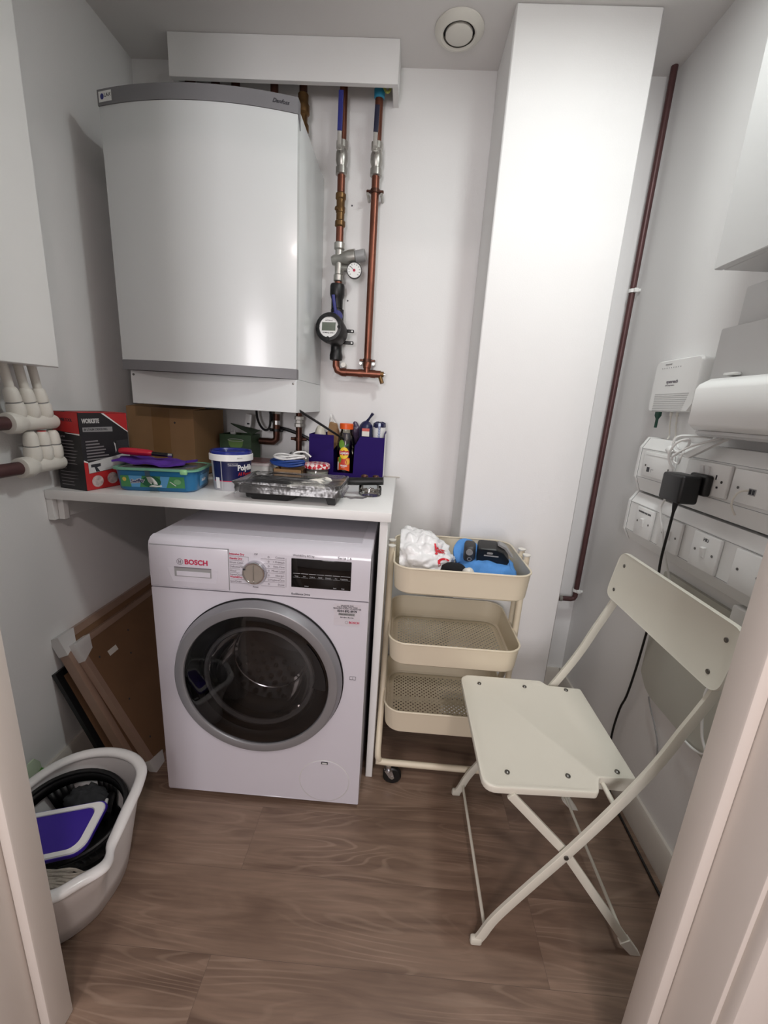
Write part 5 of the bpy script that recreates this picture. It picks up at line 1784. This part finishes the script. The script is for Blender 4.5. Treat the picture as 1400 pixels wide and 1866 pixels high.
for z0, z1 in ((.683, .767), (.445, .523), (.197, .280)):
    tier(z0, z1)
YM = (TY0 + TY1) / 2
for yy, yb in ((YM - .028, TY0 + .005), (YM + .028, TY1 - .012)):
    pts = []
    for x, s_ in ((TX0 - .0095, 1), (TX1 + .0095, -1)):
        seg = [(x, yy, .785), (x, yy, .40), (x, yy + (yb - yy) * .1, .31), (x, yy + (yb - yy) * .75, .17), (x, yb, .11), (x + s_ * .006, yb, .088), (x + s_ * .03, yb, .078)]
        pts += seg if s_ > 0 else seg[::-1]
    m = MB(BEIGE).tube(pts, .0102, 12, sub=3)
    m.build('frame_tube', t)
    for x in (TX0 - .0095, TX1 + .0095):
        MB(WPLAS2).lathe([(.0115, .783), (.0125, .785), (.0125, .788), (.0005, .790)], (x, yy, 0), 'Z', 18).build('end_cap', t)
for x in (TX0 + .03, TX1 - .03):
    for y in (TY0 + .005, TY1 - .012):
        sx_ = 1 if y < YM else -1
        m = MB(CHROME).cyl((x, y, .058), (x, y, .070), .011)
        m.lathe([(.0005, .058), (.015, .0575), (.016, .052), (.013, .050)], (x, y, 0), 'Z', 18)
        wx = x + .012
        for s_ in (-1, 1):
            m.prism([(x - .014, y + s_ * .0125, .055), (x + .012, y + s_ * .0125, .055), (wx + .008, y + s_ * .0125, .030), (wx, y + s_ * .0125, .024), (wx - .008, y + s_ * .0125, .028)], (0, .0015 * s_, 0))
        ca = m.build('castor', t)
        m = MB(BLACK).lathe([(.0005, -.0095), (.026, -.0095), (.0305, -.006), (.0308, .006), (.026, .0095), (.0005, .0095)], (wx, y, .0310), 'Y', 30)
        m.use(NICKEL).cyl((wx, y - .0150, .031), (wx, y + .0150, .031), .006)
        m.build('wheel', ca)

# trolley contents
ZM = .6845
blob = MB(mat('carrier_plastic', (240, 240, 240), .28, var=.01, bump=.5, bs=45))


def bagfn(d_):
    f = wob(d_, 2.1, .18, 2.0) + .16 * abs(noise.noise(Vector(d_) * 4.2 + Vector((4, 1, 2)))) + .07 * abs(noise.noise(Vector(d_) * 10 + Vector((1, 7, 2)))) - .07
    return f


bcn, brd = Vector((.090, 1.28, .748)), (.100, .105, .066)


def bagshape(d_):
    k_ = bagfn(d_)
    # pulled up to a peak at the back left
    k_ *= 1 + .45 * max(0, d_.dot(Vector((-.35, .45, .82)).normalized())) ** 4
    return k_


blob.ball(bcn, brd, 84, 54, fn=bagshape)
blob.v = [Vector((min(max(v.x, TX0 + .016), .206), min(max(v.y, TY0 + .016), TY1 - .016), max(v.z, ZM + .001))) for v in blob.v]
bvh = BVHTree.FromPolygons(blob.v, blob.f)
t2 = thing('carrier_bag', 'crumpled white carrier bag with red lettering in the top tray', 'bag', (bcn.x, bcn.y, ZM))
blob.build('bag_body', t2, sharp=70)


def onto(o_, u_, v_):
    o_, u_, v_ = Vector(o_), Vector(u_).normalized(), Vector(v_).normalized()
    w_ = u_.cross(v_)

    def fn(a, b, c_=0):
        p = o_ + u_ * a + v_ * b + w_ * .2
        h = bvh.ray_cast(p, -w_)
        return (h[0] if h[0] else p - w_ * .2) + w_ * (.0030 + c_)
    return fn


m = MB(mat('carrier_red', (206, 34, 52), .35))
fn = onto((.136, 1.245, .785), (1, .35, -.25), (-.05, .55, .8))
m.text('Jar', .042, fn, bold=.0010)
fn = onto((.150, 1.215, .752), (1, .3, -.35), (.2, .5, .8))
for i in range(13):
    a0, a1 = R(60 + 13 * i), R(60 + 13 * (i + 1))
    q_ = [fn(.026 * math.cos(a) * s_, .018 * math.sin(a) * s_) for a, s_ in ((a0, 1), (a1, 1), (a1, .66), (a0, .66))]
    m.add(q_, [(0, 1, 2, 3)])
m.build('red_lettering', t2)
m = MB(mat('blue_fabric', (84, 146, 214), .8, var=.12, vs=25, bump=.4, bs=150))
m.ball((.302, 1.285, .728), (.088, .125, .048), 40, 24, fn=lambda d_: wob(d_, 2.4, .16, 6) * (1 + .12 * max(0, -d_.x)))
m.v = [Vector((min(v.x, TX1 - .02), min(max(v.y, TY0 + .018), TY1 - .016), max(v.z, ZM + .001))) for v in m.v]
t2 = thing('blue_bag', 'bright blue fabric bag in the top tray under the black gadget', 'bag', (.3, 1.29, ZM))
m.build('bag_body', t2, sharp=70)
m = MB(mat('blue_fabric', (84, 146, 214), .8)).tube([(.222, 1.285, .74), (.212, 1.30, .765), (.225, 1.318, .782), (.252, 1.322, .776), (.262, 1.305, .752)], .013, 12, sub=5, flat=1.9)
m.build('loop', t2)
t2 = thing('handheld_gadget', 'black handheld gadget with silver stripe lying on the blue bag', 'gadget', (.29, 1.25, .76))
GM = Matrix.Translation((.300, 1.243, .792)) @ Matrix.Rotation(R(-8), 4, 'Z') @ Matrix.Rotation(R(14), 4, 'X')
m = MB(BLACK)
m.M = GM
sil = round_poly([(-.042, -.024), (.052, -.024), (.056, -.008), (.036, .018), (.012, .028), (-.042, .026)], [.008, .006, .01, .015, .015, .01])
m.loft([[Vector((x, -.022, z)) for x, z in sil], [Vector((x, -.026, z * .92)) for x, z in sil]]).loft([[Vector((x, -.022, z)) for x, z in sil], [Vector((x, .024, z)) for x, z in sil], [Vector((x * .96, .03, z * .92)) for x, z in sil]])
m.build('body', t2)
m = MB(DKGREY)
m.M = GM
m.box((-.083, -.026, -.032), (-.047, .028, .024), .012, 3)
hd = m.build('head', t2)
m = MB(GREYP)
m.M = GM
m.lathe([(.0005, -.0265), (.0105, -.0265), (.0105, -.024)], (-.066, -.0005, .008), 'Y', 20).lathe([(.0070, -.0265), (.0048, -.0265)], (-.064, -.0005, -.016), 'Y', 20)
m.build('head_buttons', hd)
m = MB(GREYP)
m.M = GM
m.prism([Vector((x, .0, z)) for x, z in ((.018, .0275), (.040, .0165), (.058, -.006), (.070, -.012), (.062, -.002), (.044, .022), (.022, .033))], (0, .022, 0))
m.build('silver_stripe', t2)
m = MB(GREYP)
m.M = GM
m.box((-.022, -.0278, .002), (.022, -.0262, .0065), .001, 1).box((-.014, -.0278, .011), (.004, -.0262, .0165), .002, 1)
m.build('front_print', t2)
t2 = MB(WHITEP).prism([(.236, 1.36, .765), (.262, 1.35, .792), (.268, 1.352, .788), (.243, 1.362, .760)], (.002, .006, -.004))
tag(t2.build('paper_tag', at=(.25, 1.355, .765)), 'white paper tag sticking up beside the blue bag', 'tag')
m = MB(mat('black_wool', (14, 14, 18), .9)).ball((.182, 1.185, .742), (.042, .032, .028), 20, 12, fn=lambda d_: wob(d_, 2, .12, 3))
tag(m.build('black_sock', at=(.182, 1.185, .714)), 'bundled black sock in front of the carrier bag', 'sock')
m = MB(WPLAS2).ball((.222, 1.160, .744), (.020, .020, .024), 18, 10, fn=lambda d_: wob(d_, 2, .1, 9))
tag(m.build('white_cloth', at=(.222, 1.16, .72)), 'small white cloth ball between black sock and gadget', 'cloth')

# ------------------------------------------------------------------ folding chair
t = thing('folding_chair', 'pale beige steel folding chair standing in front of the wall sockets', 'chair', (.45, .915, 0))
zs_ = .447
pl = [(.222, .722), (.470, .732), (.488, .772), (.572, .776), (.572, 1.082), (.478, 1.086), (.462, 1.106), (.222, 1.106)]
rads = [.032, .012, .014, .006, .006, .014, .012, .032]
o1 = round_poly(pl, rads, 6)
cx_, cy_ = .40, .914
sh = lambda k_: [Vector((cx_ + (p.x - cx_) * k_, cy_ + (p.y - cy_) * k_)) for p in o1]
m = MB(CHAIRM).loft([[Vector((p.x, p.y, zs_ - .018)) for p in sh(.99)], [Vector((p.x, p.y, zs_ - .004)) for p in o1], [Vector((p.x, p.y, zs_ - .001)) for p in sh(.992)], [Vector((p.x, p.y, zs_ - .0005)) for p in sh(.975)], [Vector((p.x, p.y, zs_ - .002)) for p in sh(.955)]])
m.box((.478, .779, zs_ - .040), (.568, .7825, zs_ - .006), .0, 1).box((.478, 1.0755, zs_ - .040), (.568, 1.079, zs_ - .006), .0, 1)
st = m.build('seat', t, sharp=50)
for x, y in ((.274, 1.069), (.406, 1.071), (.526, 1.071), (.283, .765), (.418, .769), (.537, .792)):
    MB(SCREW).lathe([(.0058, zs_ - .0018), (.0055, zs_ + .0005), (.003, zs_ + .0022), (.0005, zs_ + .0025)], (x, y, 0), 'Z', 16).build('bolt', st)
A = [(.256, .010), (.266, .030), (.290, .088), (.348, .185), (.416, .293), (.478, .398), (.532, .498), (.564, .566), (.588, .628), (.611, .684), (.6285, .732), (.639, .79), (.648, .845)]
for y, s_ in ((.712, 1), (1.1005, -1)):
    pts = spline([Vector((x, y, z)) for x, z in A], 5)
    m = MB(CHAIRM).bar(pts, .021, .0095, (0, 1, 0))
    lg = m.build('leg', t)
    m = MB(CHAIRM).box((.240, y - .007, .0003), (.268, y + .007, .022), .005, 2)
    m.build('foot_cap', lg)
B = [(.284, .428), (.416, .293), (.600, .040), (.628, .006)]
for y in (.7245, 1.0880):
    m = MB(CHAIRM).bar([Vector((x, y, z)) for x, z in B[:3]] + [Vector((.612, y, .026))], .019, .0085, (0, 1, 0))
    lg = m.build('leg', t)
    m = MB(WPLAS2).loft([[Vector((.598 + a, y + b, .040 + c_)) for a, b, c_ in ((-.010, -.0065, -.008), (-.010, .0065, -.008), (.010, .0065, .006), (.010, -.0065, .006))], [Vector((.632 + a, y + b, .004 + c_)) for a, b, c_ in ((-.014, -.0065, -.0035), (-.014, .0065, -.0035), (.010, .0065, -.0035), (.010, -.0065, -.0035))]])
    m.build('foot_cap', lg)
for y in (.7165, 1.0960):
    MB(SCREW).cyl((.416, y - .0125, .293), (.416, y + .0125, .293), .005, n=14).build('pivot_bolt', t)
MB(CHAIRM).cyl((.272, .715, .042), (.272, 1.098, .042), .0042, n=10).build('cross_rod', t)
MB(CHAIRM).cyl((.588, .726, .062), (.588, 1.087, .062), .0042, n=10).build('cross_rod', t)
MB(CHAIRM).cyl((.500, .7175, .428), (.500, 1.096, .428), .0055, n=12).build('hinge_rod', t)
MB(CHAIRM).cyl((.292, .7245, .424), (.292, 1.088, .424), .0055, n=12).build('front_rod', t)
bo = round_poly([(.684, .735), (1.120, .735), (1.120, .868), (.684, .868)], .030, 6)
xb_ = lambda z: .607 + (z - .735) * .16
sh2 = lambda k_: [((p.x - .902) * k_ + .902, (p.y - .8015) * (1 - (1 - k_) * 3.2) + .8015) for p in bo]
m = MB(CHAIRM).loft([[Vector((xb_(z) + .010, y, z)) for y, z in sh2(.995)], [Vector((xb_(z) + .003, y, z)) for y, z in sh2(1.0)], [Vector((xb_(z) - .001, y, z)) for y, z in sh2(.994)], [Vector((xb_(z), y, z)) for y, z in sh2(.985)]])
bk = m.build('backrest', t, sharp=50)
for y, z in ((1.084, .835), (1.089, .763), (.716, .835), (.722, .763)):
    MB(SCREW).lathe([(.0052, .001), (.0048, -.0014), (.0005, -.002)], (xb_(z), y, z), 'X', 14).build('bolt', bk)

# ------------------------------------------------------------------ picture frames on the floor, leaning on the left wall
BACK = mat('brown_backing', (118, 88, 62), .8, var=.08, vs=8)
FRW = mat('taupe_frame', (150, 124, 108), .35, var=.08)
PROT = mat('corner_protector', (208, 206, 204), .5, var=.02)


def frame(name, label, xb0, xt, y0, L_, H_, thick, border, mt_, with_corners=True, y_skew=0.0, back=True):
    """frame leaning on the left wall: bottom edge at xb0 on the floor, top edge at xt"""
    ang = math.acos(max(-1, min(1, (xb0 - xt) / H_)))
    t = thing(name, label, 'picture frame', (xb0, y0 + L_ / 2, 0))
    up = Vector((-math.cos(ang), 0, math.sin(ang)))          # along the height
    al = Vector((y_skew, 1, 0)).normalized()                 # along the length
    nr = Vector((math.sin(ang), 0, math.cos(ang)))           # towards the viewer
    o_ = Vector((xb0, y0, 0.0008))
    P_ = lambda a, b, c_: o_ + al * a + up * b + nr * c_
    m = MB(mt_)
    for a0, a1, b0, b1 in ((0, L_, 0, border), (0, L_, H_ - border, H_), (0, border, border, H_ - border), (L_ - border, L_, border, H_ - border)):
        m.loft([[P_(a0, b0, c_), P_(a1, b0, c_), P_(a1, b1, c_), P_(a0, b1, c_)] for c_ in (-thick, 0)])
    m.build('frame_border', t)
    if back:
        m = MB(BACK).loft([[P_(border, border, c_), P_(L_ - border, border, c_), P_(L_ - border, H_ - border, c_), P_(border, H_ - border, c_)] for c_ in (-thick * .5, -.003)])
        bkp = m.build('backing_board', t, 'brown fibreboard back')
        for a, b in ((.05, .10), (.06, .25), (.05, H_ - .08), (.2, H_ - .07), (.16, H_ - .14)):
            m = MB(INK)
            c0 = P_(a, b, -.0026)
            m.loft([[c0 + al * .0035 * math.cos(q_) + up * .0035 * math.sin(q_) for q_ in [2 * PI * i / 10 for i in range(10)]], [c0 + al * .0003 * math.cos(q_) + up * .0003 * math.sin(q_) for q_ in [2 * PI * i / 10 for i in range(10)]]], True, False, True)
            m.build('fixing_tab', bkp)
        MB(WPLAS2).loft([[P_(a, b, c_) for a, b in ((.085, H_ - .10), (.125, H_ - .10), (.125, H_ - .082), (.085, H_ - .082))] for c_ in (-.003, -.0025)]).build('barcode_label', bkp)
    if with_corners:
        w_ = .06
        for top in (False, True):
            b0, b1 = (H_ - w_, H_ + .002) if top else (-.0005, w_ * .8)
            m = MB(PROT).loft([[P_(-.002, b0, c_), P_(w_ * .72, b0 if not top else b0 + .02, c_), P_(w_, (b1 if top else b1 - .015), c_), P_(-.002, b1, c_)] for c_ in (-thick - .001, .0012)])
            m.build('corner_protector', t, 'white foam corner protector')
    return t


frame('picture_frame', 'brown backed picture frame leaning outermost of the three beside the washing machine', -.735, -.955, 1.085, .50, .505, .022, .018, FRW)
frame('picture_frame', 'taupe picture frame with white corners behind the brown backed one', -.785, -.990, 1.068, .50, .525, .030, .022, FRW)
frame('picture_frame', 'slim black picture frame leaning closest to the wall', -.850, -1.0, 1.050, .48, .40, .014, .02, BLACK, with_corners=False)

# ------------------------------------------------------------------ white basin with cleaning things
t = thing('laundry_basin', 'white oval plastic basin of cleaning things on the floor by the door', 'basin', (-.78, .76, 0))
BC = Vector((-.765, .748, 0))
ctl = [(-.640, .895, .228), (-.618, .842, .226), (-.609, .79, .220), (-.603, .742, .210), (-.598, .705, .203), (-.584, .680, .205), (-.580, .652, .214), (-.603, .615, .224), (-.640, .578, .228),
       (-.72, .560, .23), (-.82, .560, .23), (-.89, .580, .226), (-.925, .63, .215), (-.935, .70, .204), (-.928, .76, .205), (-.912, .83, .218), (-.880, .885, .227), (-.83, .925, .23), (-.76, .942, .23), (-.69, .930, .23)]
rimp = spline([Vector(p) for p in ctl], 4, True)
ins = lambda k_, z, zr=None: [Vector((BC.x + (p.x - BC.x) * k_, BC.y + (p.y - BC.y) * k_, z if zr is None else p.z + zr)) for p in rimp]


def ov(k_, z):         # smooth oval lower down, blending to the rim outline above
    out = []
    for i, p in enumerate(rimp):
        a = math.atan2((p.y - BC.y) / .19, (p.x - BC.x) / .19)
        e = Vector((BC.x + .175 * math.cos(a), BC.y + .19 * math.sin(a), 0))
        q_ = e.lerp(Vector((p.x, p.y, 0)), min(1, .15 + z * 3.2))
        out.append(Vector((BC.x + (q_.x - BC.x) * k_, BC.y + (q_.y - BC.y) * k_, z)))
    return out


BAS = mat('basin_plastic', (236, 234, 232), .25, var=.01, coat=.2)
m = MB(BAS).loft([ov(.68, .0006), ov(.74, .006), ov(.80, .06), ov(.875, .13), ins(.955, 0, -.02), ins(.95, 0, -.012), ov(.86, .13), ov(.785, .06), ov(.70, .010)], True, True, True)
m.build('basin_shell', t, sharp=60)
m = MB(BAS)
loops = []
npt = len(rimp)
for i, p in enumerate(rimp):
    d_ = (Vector((p.x, p.y, 0)) - BC)
    d_.z = 0
    d_.normalize()
    loops.append([p + d_ * (.014 * math.cos(q_) - .008) + Vector((0, 0, .0105 * math.sin(q_) - .006)) for q_ in [2 * PI * k_ / 12 for k_ in range(12)]])
loops.append(loops[0])
m.loft(loops, True, False, False)
m.build('rim', t, sharp=70)
# black inner basket with slots
t = thing('mop_basket', 'black slotted plastic basket sitting inside the white basin', 'basket', (-.765, .79, .03))
m = MB(BLACK)
kc = Vector((-.772, .808, 0))
KM = Matrix.Translation((kc.x, kc.y, .10)) @ Matrix.Rotation(R(15), 4, 'X') @ Matrix.Translation((-kc.x, -kc.y, -.10))
m.M = KM
npl = 48
lpb = lambda rx, ry, z: [Vector((kc.x + rx * math.cos(2 * PI * i / npl), kc.y + ry * math.sin(2 * PI * i / npl), z)) for i in range(npl)]
SL = {0: 0, 1: 0}
top_, bot_ = lpb(.130, .104, .178), lpb(.096, .074, .050)
r1_, r2_ = lpb(.124, .098, .150), lpb(.106, .082, .085)
m.loft([top_, r1_], True, False, False).loft([r2_, bot_], True, False, True)
for i in range(npl):
    if i % 8 < 4:
        j = (i + 1) % npl
        m.add([r1_[i], r1_[j], r2_[j], r2_[i]], [(0, 1, 2, 3)])
m.tube(lpb(.132, .106, .179), .0065, 8, closed=True)
o = m.build('basket_body', t)
sm = o.modifiers.new('thick', 'SOLIDIFY')
sm.thickness = .003
# dark scrubbing pad and brush
m = MB(mat('charcoal_scourer', (46, 48, 50), .95, var=.3, vs=50, bump=1.0, bs=80))
m.ball((-.776, .850, .138), (.058, .040, .044), 40, 24, fn=lambda d_: wob(d_, 3, .16, 4) + .10 * noise.noise(Vector(d_) * 11))
tag(m.build('scouring_pad', at=(-.776, .85, .094), sharp=80), 'rough charcoal scouring pad inside the black basket', 'pad')
t = thing('scrub_brush', 'small black brush with silver edge in the basin beside the scouring pad', 'brush', (-.69, .775, .1))
MB(BLACK).tube([(-.722, .868, .150), (-.705, .835, .160), (-.690, .805, .162)], .010, 10, sub=3).build('handle', t)
MB(LGREY).tube([(-.711, .838, .172), (-.697, .810, .174)], .004, 8).build('silver_edge', t)
# purple dustpan-like mop head
t = thing('flat_mop', 'purple flat mop pad with white border lying across the basin', 'mop', (-.76, .70, .15))
MM = Matrix.Translation((-.762, .716, .206)) @ Matrix.Rotation(R(22), 4, 'Z') @ Matrix.Rotation(R(12), 4, 'X') @ Matrix.Rotation(R(4), 4, 'Y') @ Matrix.Diagonal((.80, .82, 1, 1))
PUR2 = mat('purple_plastic', (58, 34, 150), .4, var=.04)
m = MB(PUR2)
m.M = MM
lp3 = lambda hx, hy, z, r=.03: [Vector((p.x + (.02 * (p.y / .07) if p.x > 0 else 0), p.y, z)) for p in rrect(-hx, hx, -hy, hy, r, 0)]
m.loft([lp3(.122, .068, -.016), lp3(.125, .071, -.010), lp3(.123, .069, -.003)])
m.build('purple_shell', t)
m = MB(WPLAS)
m.M = MM
m.loft([lp3(.121, .067, -.0028), lp3(.119, .065, .001), lp3(.098, .054, .0012, .024), lp3(.097, .053, -.0015, .024)], True, True, False)
m.build('white_border', t)
m = MB(PUR2)
m.M = MM
m.loft([lp3(.0965, .0525, -.0014, .024), lp3(.0955, .0515, -.0006, .024)])
m.build('purple_panel', t)
# grey mop strands
m = MB(mat('mop_yarn', (168, 160, 148), .95, var=.15, vs=40, bump=.6, bs=200))
random.seed(21)
for k_ in range(90):
    x_, y_ = -.765 + .09 * random.random(), .620 + .035 * random.random()
    zz_ = .140 + .020 * random.random()
    m.tube([(x_ - .05, y_ - .004, zz_ - .012), (x_ - .02, y_ + .012 * random.random(), zz_ + .012), (x_ + .025, y_ + .02 * random.random(), zz_ + .012), (x_ + .045, y_ + .03, zz_ - .010)], .0030, 6, sub=3)
o = tag(m.build('string_mop', at=(-.77, .62, .1)), 'grey beige string mop bundled in the front of the basin', 'mop')
# green bag at the far left
t = thing('green_packet', 'green and white plastic packet between basin and left wall', 'packet', (-.98, .905, 0))
m = MB(mat('green_film', (104, 176, 78), .35, var=.18, vs=22)).loft([[Vector((-.9815 + .013 * k_ * math.cos(a), .905 + .05 * k_ * math.sin(a) + (z - .1) * .06, z)) for a in [2 * PI * i / 18 for i in range(18)]] for k_, z in ((.7, .002), (1, .02), (1, .09), (.92, .125), (.6, .145))])
m.build('packet_body', t)
m = MB(mat('pale_green_film', (196, 214, 186), .35)).loft([[Vector((-.9815 + .013 * k_ * math.cos(a), .907 + .05 * k_ * math.sin(a) + (z - .1) * .06, z)) for a in [2 * PI * i / 18 for i in range(18)]] for k_, z in ((.6, .1455), (.55, .165), (.2, .19))])
m.build('pale_top', t)
t2 = MB(mat('green_film2', (84, 170, 60), .4)).tube([(-.83, 1.02, .006), (-.825, 1.0, .05), (-.822, .985, .10)], .012, 10)
tag(t2.build('green_stick', at=(-.83, 1.02, 0)), 'small green plastic end between basin and picture frames', 'stick')

# small screw holes and plaster marks on the back wall
for x, y_, z, lb in ((-.238, YB, 1.905, 'tiny dark screw hole beside the left copper pipe'), (-.242, YB, 1.592, 'tiny dark screw hole just above the water meter')):
    tag(MB(INK).lathe([(.003, -.0004), (.0005, -.0008)], (x, y_, z), 'Y', 10).build('screw_hole', at=(x, y_, z)), lb, 'hole')

# repeats share a group phrase
GROUPS = {'rocker_switch': 'rocker switches on the lower trunking', 'picture_frame': 'picture frames leaning on the wall', 'heating_pipe': 'pipe tops above the heating unit',
          'pipe_manifold': 'pipe manifolds under the cupboard', 'dado_trunking': 'dado trunking runs', 'cable_coil': 'coiled cables on the small carton', 'cable_bundle': 'white cables below the consumer unit',
          'screw_hole': 'screw holes in the back wall'}
for o in list(bpy.data.objects):
    if o.parent is None and 'category' in o:
        g_ = GROUPS.get(o.name.split('.')[0])
        if g_:
            o['group'] = g_
